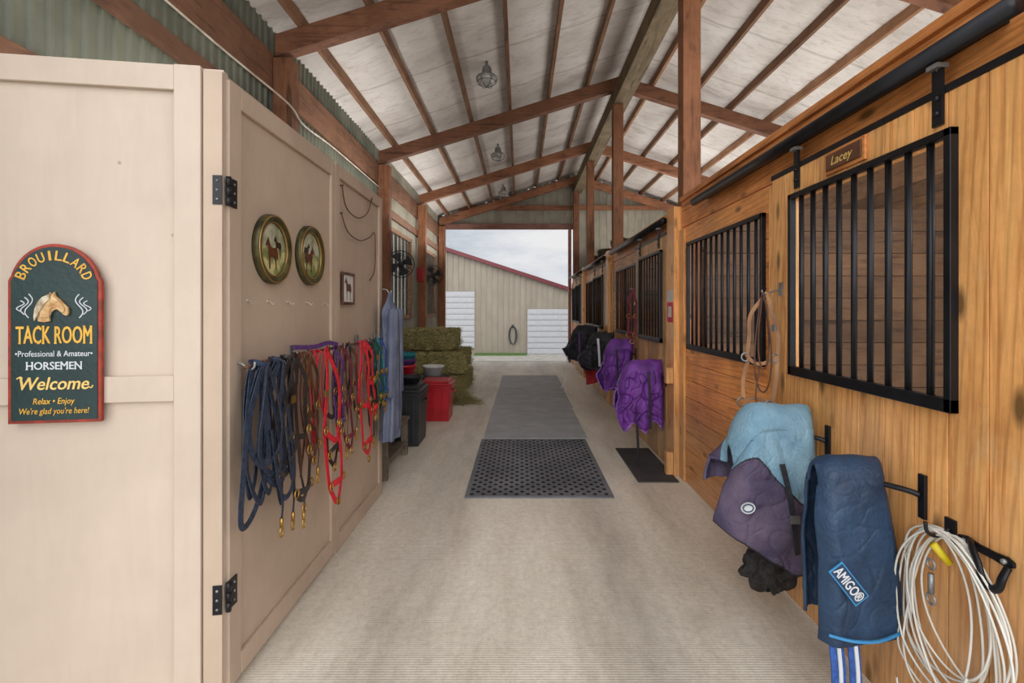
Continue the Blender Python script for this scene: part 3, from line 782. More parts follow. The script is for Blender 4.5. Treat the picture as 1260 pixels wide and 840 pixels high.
# ---------------- coat
ct = emp('hanging_coat', (-1.05, 4.05, .45), 'grey-blue long coat hanging from a hook at the plywood end', 'coat')
def loft(cfn, rx, ry, z0, z1, folds, amp, seed=0, nu=48, nv=30, lean=0):
    def f(a, v):
        z = z0 + (z1 - z0) * v; t = 2 * math.pi * a
        k = 1 + amp * math.sin(t * folds + seed + v * 1.5) * (1 - v * .5) + .14 * noise.noise(Vector((math.cos(t) * 2, math.sin(t) * 2, z * 5 + seed)))
        c = cfn(v)
        return (c[0] + rx(v) * math.cos(t) * k, c[1] + ry(v) * math.sin(t) * k, z)
    return B().grid(f, nu, nv)
b = loft(lambda v: (-1.045 + .01 * math.sin(v * 5), 4.06 + .02 * v), lambda v: .066 * (1 - .5 * v ** 4) * (1 if v < .93 else .5), lambda v: (.18 - .04 * v) if v < .86 else max(.02, .147 * (1 - (v - .86) / .14) + .02), .47, 1.63, 7, .17, 1)
mk(b, 'coat_body', 'coat', ct, recalc=True)
for s1, dy in ((-1, -.14), (1, .13)):
    b = loft(lambda v: (-1.015 + .012 * v, 4.06 + dy - s1 * .05 * v), lambda v: .038, lambda v: .05, .82, 1.50, 3, .12, s1)
    mk(b, 'sleeve', 'coat', ct)
b = B().strap([(-.975, 3.98, 1.52), (-.962, 4.0, 1.4), (-.958, 4.0, 1.0), (-.955, 4.0, .55)], .012, .004, (1, 0, 0)); mk(b, 'button_placket', 'blkp', ct)
b = B().tube([(-1.128, 4.07, 1.66), (-1.08, 4.07, 1.655), (-1.06, 4.07, 1.63), (-1.05, 4.07, 1.62), (-1.04, 4.07, 1.65)], .006, 7, sub=4)
mk(b, 'hook', 'steel', ct)

# ------------------------------------------------------------ stalls
WX = 1.44; DX = 1.38
def planks(b, x0, x1, y0, y1, z0, z1, d, w, mi=0):
    n = max(1, round((z1 - z0) / w)); h = (z1 - z0) / n
    for i in range(n): b.box(x0, x1, y0, y1, z0 + i * h + .002, z0 + (i + 1) * h - .002, mi)

def vplanks(b, x0, x1, y0, y1, z0, z1, g0, g1, ga, gb, w):
    n = round((y1 - y0) / w); ed = sorted([y0 + (y1 - y0) * i / n for i in range(n + 1)])
    for i in range(n):
        a, c = ed[i] + .0018, ed[i + 1] - .0018; r = random.random()
        cuts = [a] + [g for g in (g0, g1) if a < g < c] + [c]
        for p, q in zip(cuts[:-1], cuts[1:]):
            m_ = (p + q) / 2
            if g0 < m_ < g1: b.box(x0, x1, p, q, z0, ga, 0, r); b.box(x0, x1, p, q, gb, z1, 0, r)
            else: b.box(x0, x1, p, q, z0, z1, 0, r)

def grille(parent, x, y0, y1, z0, z1, nb, br=.0115):
    b = B(); t = .045
    b.box(x, x + .03, y0, y1, z0, z0 + t); b.box(x, x + .03, y0, y1, z1 - t * .6, z1)
    b.box(x, x + .03, y0, y0 + t * .6, z0, z1); b.box(x, x + .03, y1 - t * .6, y1, z0, z1)
    g = mk(b, 'window_grille', 'blk', parent, 'black steel barred window', bevel=.003)
    for i in range(nb):
        y = y0 + (y1 - y0) * (i + 1) / (nb + 1)
        c = B().cyl((x + .018, y, z0 + .02), (x + .018, y, z1 - .015), br, 10)
        mk(c, 'bar', 'blk', g)
    return g

def stall_door(y0, y1, g0, g1, m, lab, nb, near=False):
    d = emp('stall_door', (DX + .02, (y0 + y1) / 2, .03), lab, 'stall door', 'sliding stall doors')
    th_ = .04 if near else .025
    b = B(); vplanks(b, DX, DX + th_, y0, y1, .03, 2.20, g0 + .02, g1 - .02, 1.20, 2.05, .14)
    mk(b, 'plank_panel', m, d, bevel=.002)
    grille(d, DX - .028, g0, g1, 1.17, 2.075, nb, .0115 if near else .008)
    b = B().box(DX - .004, DX + .044, y0 - .004, y1 + .004, 2.20, 2.225); mk(b, 'top_edge', 'blk', d)
    for yy in (y0 + (y1 - y0) * .19 if not near else 1.655, y1 - (y1 - y0) * .19 if not near else 2.50):
        b = B(); b.box(DX - .012, DX - .002, yy - .02, yy + .02, 2.10, 2.30)
        b.cyl((DX - .02, yy, 2.14), (DX - .002, yy, 2.14), .010, 8, 0); b.cyl((DX - .02, yy, 2.19), (DX - .002, yy, 2.19), .010, 8, 0)
        b.cyl((DX - .007, yy, 2.28), (DX - .007, yy, 2.31), .006, 8, 1); b.box(DX - .03, DX + .01, yy - .022, yy + .022, 2.285, 2.30, 1)
        mk(b, 'hanger', ['blk', 'steel'], d, 'black roller hanger')
    return d

def track(y0, y1):
    b = B(); b.tube([(1.362, y0, 2.338), (1.362, y1, 2.338)], .030, 16)
    b.box(1.385, 1.438, y0 + .1, y1 - .1, 2.34, 2.362)
    mk(b, 'door_track', 'blk', label='black round steel sliding-door track', cat='door track', group='sliding door tracks')

def fixed(y0, y1, g0, g1, m, mv, nb, br=.008):
    b = B()
    planks(b, WX, WX + .025, y0, y1, 0.0, 1.19, 'h', .15)
    planks(b, WX, WX + .025, y0, y1, 2.05, 2.215, 'h', .165)
    planks(b, WX, WX + .025, y0, g0 + .02, 1.19, 2.05, 'h', .15); planks(b, WX, WX + .025, g1 - .02, y1, 1.19, 2.05, 'h', .15)
    w = mk(b, 'wall_right', m, label='horizontal pine boards of a stall front', cat='wall', kind='structure', bevel=.002)
    g = grille(w, WX - .028, g0, g1, 1.16, 2.065, nb, br)
    for q in ((y0 + .02, y0 + .14), (y1 - .12, y1)):
        mk(B().box(WX - .02, WX, q[0], q[1], .0, 2.2), 'batten', mv, w, bevel=.003)
def header(y0, y1, zt, m):
    b = B(); b.box(WX, WX + .03, y0, y1, 2.22, 2.36); b.box(WX, WX + .03, y0, y1, 2.363, zt - .04); b.box(WX - .02, WX + .03, y0, y1, zt - .04, zt)
    mk(b, 'wall_right', m, label='pine header boards above the sliding doors', cat='wall', kind='structure', bevel=.003)

stall_door(1.2, 2.76, 1.585, 2.55, 'orv', 'honey pine sliding stall door with large barred window', 9, True)
fixed(2.74, 4.50, 2.95, 4.29, 'orh', 'orv', 12, .0105)
header(.4, 4.50, 2.49, 'orn'); track(1.38, 3.95)
stall_door(4.76, 6.02, 4.88, 5.78, 'lgt', 'pale pine sliding stall door with barred window', 7)
fixed(6.0, 7.90, 6.15, 7.44, 'lgth', 'lgt', 9, .007); header(4.76, 7.90, 2.42, 'orn'); track(4.78, 7.6)
stall_door(8.15, 9.55, 8.35, 9.4, 'lgt', 'pale pine sliding stall door further along the aisle', 6)
fixed(9.53, 11.0, 9.75, 10.85, 'orh', 'orv', 6, .007); header(8.15, 11.0, 2.42, 'orn'); track(8.2, 10.9)
stall_door(11.3, 12.6, 11.45, 12.4, 'lgt', 'last pale pine stall door by the far doorway', 6)
fixed(12.58, 13.87, 12.8, 13.75, 'orh', 'orv', 6, .007); header(11.27, 13.87, 2.42, 'orn'); track(11.35, 13.8)
for y in (4.52, 7.92, 11.02):
    b = B(); b.box(WX - .06, WX + .026, y, y + .22, 0, 2.42)
    mk(b, 'stall_post', 'orv', label='orange pine post between two stall fronts', cat='post', group='stall front posts', bevel=.005)
for y, h in ((4.50, 2.45), (7.9, 2.45), (11.0, 2.45)):
    b = B(); z = 0
    while z < h - .1: b.box(1.66, 5.28, y + .02, y + .06, z, z + .195); z += .2
    mk(b, 'wall_partition', 'dkw', label='horizontal board partition between stalls', cat='wall', kind='structure')
for py, h in ((468, .14), (585, .22)):
    q = wp(842, py, WX - .06)
    b = B(); b.box(WX - .125, WX - .062, 4.53, 4.60, q.z - h / 2, q.z + h / 2); b.box(WX - .095, WX - .062, 4.60, 4.68, q.z - h / 3, q.z + h / 3)
    mk(b, 'door_stop_block', 'orv', label='small pine stop block screwed to the stall post', cat='block', group='stop blocks', bevel=.004)
pl = emp('name_plaque', (DX, 2.13, 2.10), 'small wooden name plaque with gold lettering above the barred window', 'sign')
b = B().box(DX - .012, DX, 2.0, 2.26, 2.095, 2.195); mk(b, 'backing', 'orn', pl, bevel=.003)
b = B().box(DX - .02, DX - .012, 2.015, 2.245, 2.110, 2.180); mk(b, 'plate', 'lbrn', pl, bevel=.002)
b = B().bold('Lacey', (DX - .0215, 2.13, 2.146), (0, -1, 0), (0, 0, 1), (-1, 0, 0), .036, .135, 0, .28, .0011); mk(b, 'gold_lettering', 'gold2', pl, recalc=False)
for (yy, zz, hh_, m, lb_) in ((4.63, 1.47, .09, 'pinkp', 'small red and white tag pinned to the stall post'), (4.63, 1.62, .05, 'paper', 'small white paper notice pinned to the stall post')):
    b = B().box(WX - .064, WX - .061, yy - .085, yy + .085, zz - hh_, zz + hh_)
    if m == 'pinkp': b.box(WX - .066, WX - .0645, yy - .05, yy + .05, zz - hh_ * .5, zz + hh_ * .6, 1)
    mk(b, 'paper_notice', [m, 'paper'], label=lb_, cat='notice', group='paper notices')

# hay loft
b = B()
for i in range(30): b.box(1.66, 5.28, 8.12 + .2 * i, 8.12 + .2 * i + .195, 2.455, 2.50)
mk(b, 'loft_deck', 'dkw', label='board deck above the far stalls holding hay', cat='deck')
def bale_mesh(l, w, h, seed, strands=760):
    b = B()
    def face(o, a, c):
        def f(u_, v_):
            p = Vector(o) + Vector(a) * u_ + Vector(c) * v_
            d = noise.noise(p * 7 + Vector((seed, 0, 0))) * .075 + noise.noise(p * 30) * .030
            cc = Vector((0, 0, h / 2)); q = p - cc
            rnd = sum(1 for k in (abs(q.x) / (l / 2), abs(q.y) / (w / 2), abs(q.z) / (h / 2)) if k > .98)
            pinch = .016 if abs(abs(q.x) - l * .22) < .03 else 0
            r_ = cc + q * (1 - .07 * (rnd - 1)) + q.normalized() * (d * .6 - pinch)
            r_.z = max(r_.z, .002); return r_
        b.grid(f, 24, 14, sm=False)
    x, y = l / 2, w / 2
    face((-x, -y, 0), (l, 0, 0), (0, 0, h)); face((-x, y, 0), (l, 0, 0), (0, 0, h))
    face((-x, -y, 0), (0, w, 0), (0, 0, h)); face((x, -y, 0), (0, w, 0), (0, 0, h))
    face((-x, -y, h), (l, 0, 0), (0, w, 0)); face((-x, -y, 0), (l, 0, 0), (0, w, 0))
    for i in range(strands):
        s_ = random.choice([0, 0, 1, 2, 2]); p = Vector((random.uniform(-x, x), random.uniform(-y, y), random.uniform(.03, h)))
        if s_ == 0: p.y = -y
        elif s_ == 1: p.x = x
        elif s_ == 2: p.z = h
        d = Vector((random.uniform(-1, 1), random.uniform(-1, 1), random.uniform(-1, .4))).normalized() * random.uniform(.05, .13)
        if s_ == 0: d.y = -abs(d.y) * .7
        if s_ == 2: d.z = abs(d.z) * .4
        q = p + d; q.z = min(max(q.z, .005), h + .02)
        b.sweep([p - d * .3, q], .0032, .002, 3)
    return b
def bale(loc, m='hay', lab='rectangular bale of dry hay in a stack', grp='hay bales', l=.96, w=.44, h=.36, seed=0, strands=760):
    b = bale_mesh(l, w, h, seed, strands)
    b.v = [v + Vector(loc) for v in b.v]
    o = mk(b, 'hay_bale', m, label=lab, cat='hay bale', group=grp)
    x0, y0, z0 = loc
    for dx in (-.22 * l, .22 * l):
        b = B().tube([(x0 + dx, y0 - w / 2 - .004, z0 + .02), (x0 + dx, y0 - w / 2 - .004, z0 + h), (x0 + dx, y0 + w / 2 + .004, z0 + h + .004), (x0 + dx, y0 + w / 2, z0 + .02)], .003, 5)
        mk(b, 'twine', 'twine', o)
    return o
bb = bale((-1.47, 8.7, 0.004), seed=1)
for i, (dx, dy, dz, rt, lb) in enumerate(((-.02, .57, 0, .02, None), (.03, 1.14, 0, -.03, None), (.06, .04, .385, .06, None), (-.03, .62, .385, -.04, None), (0, 1.19, .385, .02, None), (-.14, .32, .77, -.10, 'hay bale on top of the stack, slightly shifted back'), (-.18, .9, .77, .05, 'hay bale on top of the stack, slightly shifted back'))):
    clone(bb, (dx, dy, dz), None, lb, rt)
lb0 = bale((2.3, 9.9, 2.503), 'hayd', 'brown hay bale stored on the loft deck', 'loft hay bales', seed=5, strands=150)
for dx, dy, dz in ((0, 1.7, 0), (0, 3.2, .0)):
    clone(lb0, (dx, dy, dz))
b = B()
for i in range(2600):
    a = random.gauss(0, 1); c = random.gauss(0, 1)
    if abs(a) > 2.6 or abs(c) > 2: continue
    p = Vector((-1.0 + a * .15, 8.10 + c * .16, .004 + abs(random.gauss(0, .14)) * max(0, 1 - abs(a) / 2)))
    d = Vector((random.uniform(-1, 1), random.uniform(-.7, .7), random.uniform(-.2, .35))).normalized() * random.uniform(.03, .09)
    p.z = max(p.z, .004); q = p + d; q.z = max(q.z, .004)
    b.sweep([p, q], .003, .002, 3)
mk(b, 'loose_hay', 'hay', label='scattered loose hay on the concrete beside the bales', cat='hay', kind='stuff')

# ------------------------------------------------------------ mats
def mat_holes(x0, x1, y0, y1, nx, ny):
    b = B(); cw = (x1 - x0 - .06) / nx; chh = (y1 - y0 - .06) / ny; z = .014
    vs = []; fs = []; ms = []
    for i in range(nx):
        for j in range(ny):
            cx_, cy_ = x0 + .03 + (i + .5) * cw, y0 + .03 + (j + .5) * chh; o = len(vs)
            if (i + j) % 2 == 0:
                for k in range(8):
                    t = math.pi / 4 * k
                    sx_, sy_ = (round(math.cos(t) * 1.42), round(math.sin(t) * 1.42))
                    sx_ = max(-1, min(1, sx_)); sy_ = max(-1, min(1, sy_))
                    vs.append((cx_ + sx_ * cw / 2, cy_ + sy_ * chh / 2, z)); vs.append((cx_ + math.cos(t) * cw * .40, cy_ + math.sin(t) * chh * .40, z)); vs.append((cx_ + math.cos(t) * cw * .40, cy_ + math.sin(t) * chh * .40, .003))
                for k in range(8):
                    a, c = o + 3 * k, o + 3 * ((k + 1) % 8)
                    fs.append((a, c, c + 1, a + 1)); fs.append((a + 1, c + 1, c + 2, a + 2)); ms += [0, 1]
            else:
                vs += [(cx_ - cw / 2, cy_ - chh / 2, z), (cx_ + cw / 2, cy_ - chh / 2, z), (cx_ + cw / 2, cy_ + chh / 2, z), (cx_ - cw / 2, cy_ + chh / 2, z)]
                fs.append((o, o + 1, o + 2, o + 3)); ms.append(0)
    b.add(vs, fs, ms)
    b.box(x0 + .02, x1 - .02, y0 + .02, y1 - .02, .001, .003, 1)
    b.box(x0, x1, y0, y0 + .03, 0.001, z); b.box(x0, x1, y1 - .03, y1, 0.001, z); b.box(x0, x0 + .03, y0 + .03, y1 - .03, 0.001, z); b.box(x1 - .03, x1, y0 + .03, y1 - .03, 0.001, z)
    return b
mk(mat_holes(-.44, .745, 3.99, 5.76, 25, 31), 'perforated_rubber_mat', ['rub', 'rubd'], label='black rubber aisle mat perforated with round holes', cat='mat', recalc=False)
for i, (ya, yb) in enumerate(((5.80, 7.62), (7.64, 9.46), (9.48, 11.3))):
    b = B().box(-.42 + .01 * i, .78 + .02 * i, ya, yb, .001, .014)
    mk(b, 'rubber_mat', 'grub', label='grey dusty rubber aisle mat', cat='mat', group='grey aisle mats', bevel=.003)
b = B().box(1.02, 1.375, 4.35, 5.4, .001, .012); mk(b, 'rubber_mat', 'rubs', label='dark rubber mat in front of a stall door', cat='mat', bevel=.003)

# ------------------------------------------------------------ blankets
def drape(name, yc, gap, ztop, zbf, zbb, xl, xr, mats, mf, seed, lab, amp=.018, cat='horse blanket', grp='folded horse blankets', bulge=.03, res=1, drop=.0, lump=0, fold=0, puff=0, crs=1):
    def f(a, s_):
        if s_ < .44:
            t = s_ / .44; zb = zbf(a); z = zb + (ztop - gap - zb) * t; y = yc - gap - bulge * math.sin(math.pi * min(1, (1 - t) * .9)); out = -1
        elif s_ <= .56:
            th = math.pi * (s_ - .44) / .12; y = yc - gap * math.cos(th); z = ztop - gap + gap * math.sin(th); t = 1; out = 0
        else:
            t = (1 - s_) / .44; zb = zbb(a); z = zb + (ztop - gap - zb) * t; y = yc + gap + bulge * math.sin(math.pi * min(1, (1 - t) * .9)); out = 1
        x0, x1 = xl(t), xr(t)
        if lump:
            x0 += lump * noise.noise(Vector((z * 5, seed, out * .7))); x1 += min(0, lump * .5 * noise.noise(Vector((z * 6, seed + 4, out * .7))))
        x = x0 + (x1 - x0) * a
        w = noise.noise(Vector((x * 5, z * 3, seed + out * 3))) * amp * 1.6 + noise.noise(Vector((x * 14, z * 8, seed))) * amp * .5
        cr = abs(noise.noise(Vector((x * 6 + z * 3, z * 5 - x * 2, seed + 9))))
        w += crs * amp * .9 * max(0, .10 - cr) / .10
        cr2 = abs(noise.noise(Vector((x * 11 - z * 5, z * 9 + x * 3, seed + 19))))
        w += crs * amp * .5 * max(0, .12 - cr2) / .12
        if fold: w += fold * math.sin(x * 40 + z * 5 * math.sin(seed) + 2.5 * noise.noise(Vector((x * 3, z * 3, seed)))) * (1.1 - t)
        if puff and out: w += out * puff * (abs(math.sin(z * 16 + .6 * noise.noise(Vector((x * 3, z, seed))))) ** .5 - .6)
        ed = min(a, 1 - a) * 6
        k = max(0, 1 - ed)
        if out: y += w
        else: z += w * .5 * math.sin(math.pi * (s_ - .44) / .12) + .0
        y += (yc - y) * .55 * k * k
        z -= drop * max(0, 1 - a * 3.0) ** 2 * max(0, t - .4) / .6
        z += noise.noise(Vector((x * 9, 3, seed))) * .010
        return (x, y, z)
    b = B().grid(f, 34 * res, 70 * res, mf=mf)
    return mk(b, name, mats, label=lab, cat=cat, group=grp, sol=.012)

nb = drape('horse_blanket', 1.86, .07, .955, lambda a: .31 + .02 * a, lambda a: .36, lambda t: 1.075 + .006 * math.sin(t * 7), lambda t: 1.372 - .06 * t ** 2, ['navyc', 'wht2'], lambda a, s_: 0, 2, 'padded navy blanket with blue label hung over a bar', .015, drop=.03, lump=.012, res=4, bulge=.025, puff=.003, crs=.3)
th = math.radians(-52)
tu = Vector((math.cos(th), 0, math.sin(th))); tv = Vector((-math.sin(th), 0, math.cos(th))) ; tn = Vector((0, -1, 0))
o = Vector((1.13, 1.735, .555))
b = B().prism([(-.075, -.029), (.075, -.029), (.075, .029), (-.075, .029)], o, tu, tv, tn, .004)
lb = mk(b, 'label_patch', 'tag', nb, 'bright blue label patch')
b = B().prism([(-.070, -.025), (.070, -.025), (.070, .025), (-.070, .025)], o + tn * .0045, tu, tv, tn, .0004); mk(b, 'inner_patch', 'navyc', lb)
b = B().bold('AMIGO\u00ae', o + tn * .0055, tu, tv, tn, .034, .134, 0, 0, .001); mk(b, 'lettering', 'wht2', lb, recalc=False)
b = B().strap([(1.085, 1.770, .355), (1.16, 1.752, .345), (1.25, 1.752, .345), (1.355, 1.780, .36)], .009, .006, (0, 1, 0)); mk(b, 'hem_binding', 'tag', nb, 'pale blue hem binding')
for x_, w_ in ((1.12, .05), (1.18, .04)):
    mk(B().strap([(x_, 1.79, .34), (x_ + .005, 1.78, .22), (x_ + .01, 1.785, .08)], w_, .006, (0, 1, 0)), 'leg_strap', 'blu', nb, 'blue webbing strap')
    mk(B().strap([(x_ + .003, 1.782, .34), (x_ + .008, 1.772, .22), (x_ + .013, 1.777, .08)], .012, .006, (0, 1, 0)), 'strap_stripe', 'wht2', nb)
def arm(y, z, x0, lab='black steel swing-out blanket bar on the stall door', xw=DX, w=.03):
    e = emp('blanket_bar', (xw - .02, y, z - .07), lab, 'blanket bar', 'blanket bars')
    b = B().box(xw - .012, xw, y - .11 - w / 2, y - .11 + w / 2, z - .09, z + .06); mk(b, 'mounting_plate', 'blk', e, bevel=.002)
    b = B(); b.tube([(xw - .015, y - .11, z - .01), (xw - .05, y - .08, z), (xw - .12, y, z), (x0, y, z)], .010, 10, sub=4); mk(b, 'arm', 'blk', e)
arm(1.83, .875, 1.12)
def mf2(a, s_):
    if s_ < .47:
        t = s_ / .44
        bd = .90 - .44 * min(1, a * 1.2) + .02 * math.sin(a * 9)
        if abs(t - bd) < .009: return 2
        if s_ < .006: return 2
        return 0 if t > bd else 1
    return 0 if s_ < .66 else 1
pb = drape('horse_blanket', 2.36, .10, 1.05, lambda a: .53 - .22 * min(1, a * 1.4), lambda a: .68, lambda t: .89 + .09 * t ** 1.3, lambda t: 1.350 - .01 * t, ['lblue', 'plum', 'blkc'], mf2, 5, 'dusty blue and plum blanket slumped over a bar', .016, drop=.18, lump=.015, res=4, bulge=.05, fold=.006, crs=.45)
b = B().lathe([(0, 0), (.030, .0), (.032, .003)], (0, 0, 0), 'y', 20, 0); b.v = [Vector((v.x + .985, 2.180 - v.y, v.z * .8 + .64)) for v in b.v]; lg = mk(b, 'logo_patch', 'wht2', pb, 'small white oval logo patch')
b = B().ring((.985, 2.175, .64), .022, .0025, 'y', 20, 5, 0, .016); mk(b, 'logo_ring', 'navyc', lg)
b = B(); b.strap([(1.15, 2.210, .82), (1.165, 2.180, .70), (1.19, 2.180, .54), (1.22, 2.215, .42)], .022, .005, (0, 1, 0)); mk(b, 'surcingle_strap', 'blkc', pb)
b = B().box(1.165, 1.205, 2.165, 2.173, .575, .61); mk(b, 'strap_buckle', 'steel', pb)
arm(2.36, .92, 1.15)
b = B(); cc = Vector((1.2, 2.42, .26))
b.grid(lambda a, v: cc + Vector((.125 * math.sin(math.pi * v) * math.cos(6.283 * a), .07 * math.sin(math.pi * v) * math.sin(6.283 * a), -.10 * math.cos(math.pi * v))) * (1 + .45 * noise.noise(Vector((math.cos(6.283 * a) * 3, math.sin(6.283 * a) * 3, v * 6)))), 48, 28)
b.tube([(1.15, 2.4, .34), (1.2, 2.4, .46), (1.25, 2.4, .34)], .006, 6, sub=4)
mk(b, 'hay_net', 'net', label='crumpled black net bag hanging below a blanket', cat='net bag')
pb1 = drape('horse_blanket', 4.86, .10, 1.00, lambda a: .33 + .10 * math.sin(a * 6) ** 2, lambda a: .4, lambda t: .92 + .05 * (2 * t - 1) ** 2, lambda t: 1.36, ['purp', 'purl'], lambda a, s_: 1 if s_ < .014 or s_ > .986 or a < .02 else 0, 9, 'purple nylon blanket bunched over a bar', .030, bulge=.05, drop=.16, lump=.06, res=3, fold=.018, crs=.9)
mk(B().strap([(1.20, 4.725, .90), (1.205, 4.690, .75), (1.21, 4.690, .55), (1.22, 4.70, .38)], .022, .005, (0, 1, 0)), 'surcingle_strap', 'blkc', pb1)
arm(4.86, .86, 1.15)
pb2 = drape('horse_blanket', 6.1, .11, 1.12, lambda a: .50 + .06 * math.sin(a * 5), lambda a: .5, lambda t: .97 + .05 * (2 * t - 1) ** 2, lambda t: 1.36, ['purp', 'purl'], lambda a, s_: 1 if s_ < .014 or s_ > .986 or a < .02 else 0, 12, 'second purple nylon blanket bunched behind the first', .034, bulge=.06, drop=.16, lump=.06, res=2, fold=.020, crs=.9)
mk(B().strap([(1.14, 5.96, 1.02), (1.14, 5.91, .85), (1.145, 5.91, .65)], .022, .005, (0, 1, 0)), 'surcingle_strap', 'blkc', pb2)
arm(6.1, .97, 1.15)
b = B(); b.strap([(1.10, 4.74, .42), (1.105, 4.72, .2), (1.11, 4.74, .03)], .022, .006, (0, 1, 0))
mk(b, 'blanket_strap', 'blkc', label='dark belly strap dangling from a purple blanket', cat='strap')
b7 = drape('horse_blanket', 7.30, .12, 1.15, lambda a: .62 + .08 * abs(a - .5), lambda a: .6, lambda t: .84 + .14 * (2 * t - 1) ** 2, lambda t: 1.36, ['blkc', 'plum'], lambda a, s_: 1 if s_ < .02 or a < .025 else 0, 15, 'black blanket bunched over a bar', .04, bulge=.08, drop=.2, lump=.08, res=2, fold=.025)
mk(B().strap([(1.10, 7.12, 1.08), (1.10, 7.03, .9), (1.11, 7.03, .70)], .03, .005, (0, 1, 0)), 'surcingle_strap', 'wht2', b7)
arm(7.30, 1.0, 1.2, xw=WX)
drape('horse_blanket', 7.75, .06, .74, lambda a: .34 + .1 * a, lambda a: .42, lambda t: .96 + .06 * (1 - t), lambda t: 1.34, ['redc'], lambda a, s_: 0, 18, 'red blanket hanging low beneath a black one', .03, lump=.06, fold=.015)
arm(7.75, .62, 1.2, xw=WX)
b8 = drape('horse_blanket', 8.80, .14, 1.20, lambda a: .58 + .1 * abs(a - .5), lambda a: .6, lambda t: .74 + .14 * (2 * t - 1) ** 2, lambda t: 1.34, ['blkc', 'plum'], lambda a, s_: 1 if s_ < .02 or a < .025 else 0, 21, 'black blanket further down the aisle with white strap', .04, bulge=.10, drop=.2, lump=.08, res=2, fold=.025)
mk(B().strap([(1.0, 8.60, 1.10), (1.0, 8.49, .9), (1.01, 8.49, .68)], .03, .005, (0, 1, 0)), 'surcingle_strap', 'purn', b8)
arm(8.80, 1.02, 1.1)
b = B(); b.strap([(.80, 8.55, .70), (.78, 8.55, .45), (.75, 8.53, .28), (.70, 8.53, .17)], .018, .006, (0, 1, 0)); mk(b, 'blanket_strap', 'wht2', label='white strap dangling from black blanket', cat='strap')

# halters beside the near stall door
rh = halter(2.66, 1.57, .86, 'ltan', 'tan leather halter hanging on a hook beside the stall door', x0=1.30, grp=None, hw='steel', sx=-1, ad=(-.75, .55, 0), nrm=(-.5, -.8, 0), wst=.019, rg=.022, tw=.0)
b = B(); b.tube([(DX, 2.66, 1.60), (1.34, 2.66, 1.595), (1.29, 2.66, 1.575), (1.275, 2.66, 1.60)], .005, 7, sub=4); b.box(DX - .008, DX, 2.645, 2.675, 1.57, 1.64)
mk(b, 'wall_hook', 'steel', label='steel hook holding the tan halter', cat='hook')
b = B()
for i in range(2):
    pts = []
    for k in range(18):
        t = 2 * math.pi * k / 18; sd = math.sin(t) * (.2 + .8 * math.sin(t / 2) ** 1.4); dz = (1 - math.cos(t)) / 2
        pts.append(Vector((1.275 - .006 * i, 2.64, 1.585)) + Vector((-.5, .45, 0)) * (sd * (.05 + .03 * i)) + Vector((0, -.006 * i, -(.40 + .12 * i) * dz)))
    b.tube(pts, .0042, 7, closed=True, sub=3)
b.tube([(1.25, 2.63, 1.2), (1.225, 2.62, 1.05), (1.24, 2.62, .97)], .0042, 7, sub=4); b.ring((1.24, 2.62, .945), .014, .004, 'y', 12, 6, 1, .022)
mk(b, 'lead_rope', ['lbrn', 'steel'], label='brown cord lead looped over the halter hook', cat='lead rope')
halter(6.0, 1.72, .80, 'mar', 'maroon halter hanging between two stall windows', x0=DX - .03, grp=None, hw='brass', sx=-1, ad=(-.45, .5, 0), nrm=(-.6, -.8, 0), wst=.032, rg=.024)
b = B(); b.tube([(DX - .001, 6.0, 1.745), (DX - .05, 6.0, 1.74), (DX - .06, 6.0, 1.725), (DX - .07, 6.0, 1.75)], .005, 7, sub=4)
mk(b, 'wall_hook', 'steel', label='steel hook holding the maroon halter', cat='hook')
# coiled hose
b = B(); random.seed(11)
for i in range(12):
    L_ = random.uniform(.40, .62); wk = min(.48, L_ * random.uniform(.60, .92)); yo = 1.60 + random.uniform(-.05, .03); sh = random.uniform(-.09, .05)
    j1 = random.uniform(0, 6); j2 = random.uniform(0, .035)
    pts = []
    for k in range(18):
        t = 2 * math.pi * k / 18; sd = math.sin(t) * (.75 + .25 * math.sin(t / 2)); dz = (1 - math.cos(t)) / 2
        pts.append((DX - .022 - .008 * (i % 5) - .006 * math.sin(t * 3 + i), min(1.79 - .004 * i, yo + wk / 2 * sd + sh * dz + j2 * math.sin(2 * t + j1) * dz), .79 - L_ * dz))
    b.tube(pts, .0034, 7, closed=True, sub=4)
b.tube([(DX - .05, 1.50, .40), (DX - .06, 1.56, .22), (DX - .08, 1.64, .12), (DX - .06, 1.74, .10), (DX - .05, 1.78, .2)], .0034, 7, sub=5)
hs = mk(b, 'coiled_hose', 'hose', label='white vinyl-coated cable coiled in many loops on the stall door', cat='hose')
b = B().cyl((DX - .03, 1.585, .70), (DX - .07, 1.60, .755), .012, 10); mk(b, 'tape_tag', 'yel', hs, 'yellow tape')
b = B(); b.cyl((DX - .075, 1.60, .66), (DX - .075, 1.60, .60), .009, 10); b.ring((DX - .075, 1.60, .58), .016, .004, 'x', 14, 6); b.ring((DX - .075, 1.60, .69), .015, .004, 'x', 14, 6)
mk(b, 'snap_clip', 'steel', hs, 'steel snap clip')
b = B(); b.box(DX - .008, DX, 1.59, 1.63, .75, .83); b.tube([(DX - .004, 1.61, .80), (DX - .05, 1.61, .775), (DX - .08, 1.61, .79), (DX - .085, 1.61, .82)], .006, 7, sub=4)
mk(b, 'wall_hook', 'blk', label='black steel hook holding the cable coil', cat='hook')
lt = emp('door_latch', (DX, 1.46, .70), 'black steel latch with shaped pull handle', 'latch')
b = B(); b.prism([(-.09, -.006), (-.07, -.016), (-.03, -.012), (.02, -.012), (.06, -.018), (.09, -.006), (.09, .010), (.06, .018), (.02, .012), (-.03, .012), (-.07, .016), (-.09, .008)], (DX, 1.49, .785), (0, 1, 0), (0, 0, 1), (-1, 0, 0), .010)
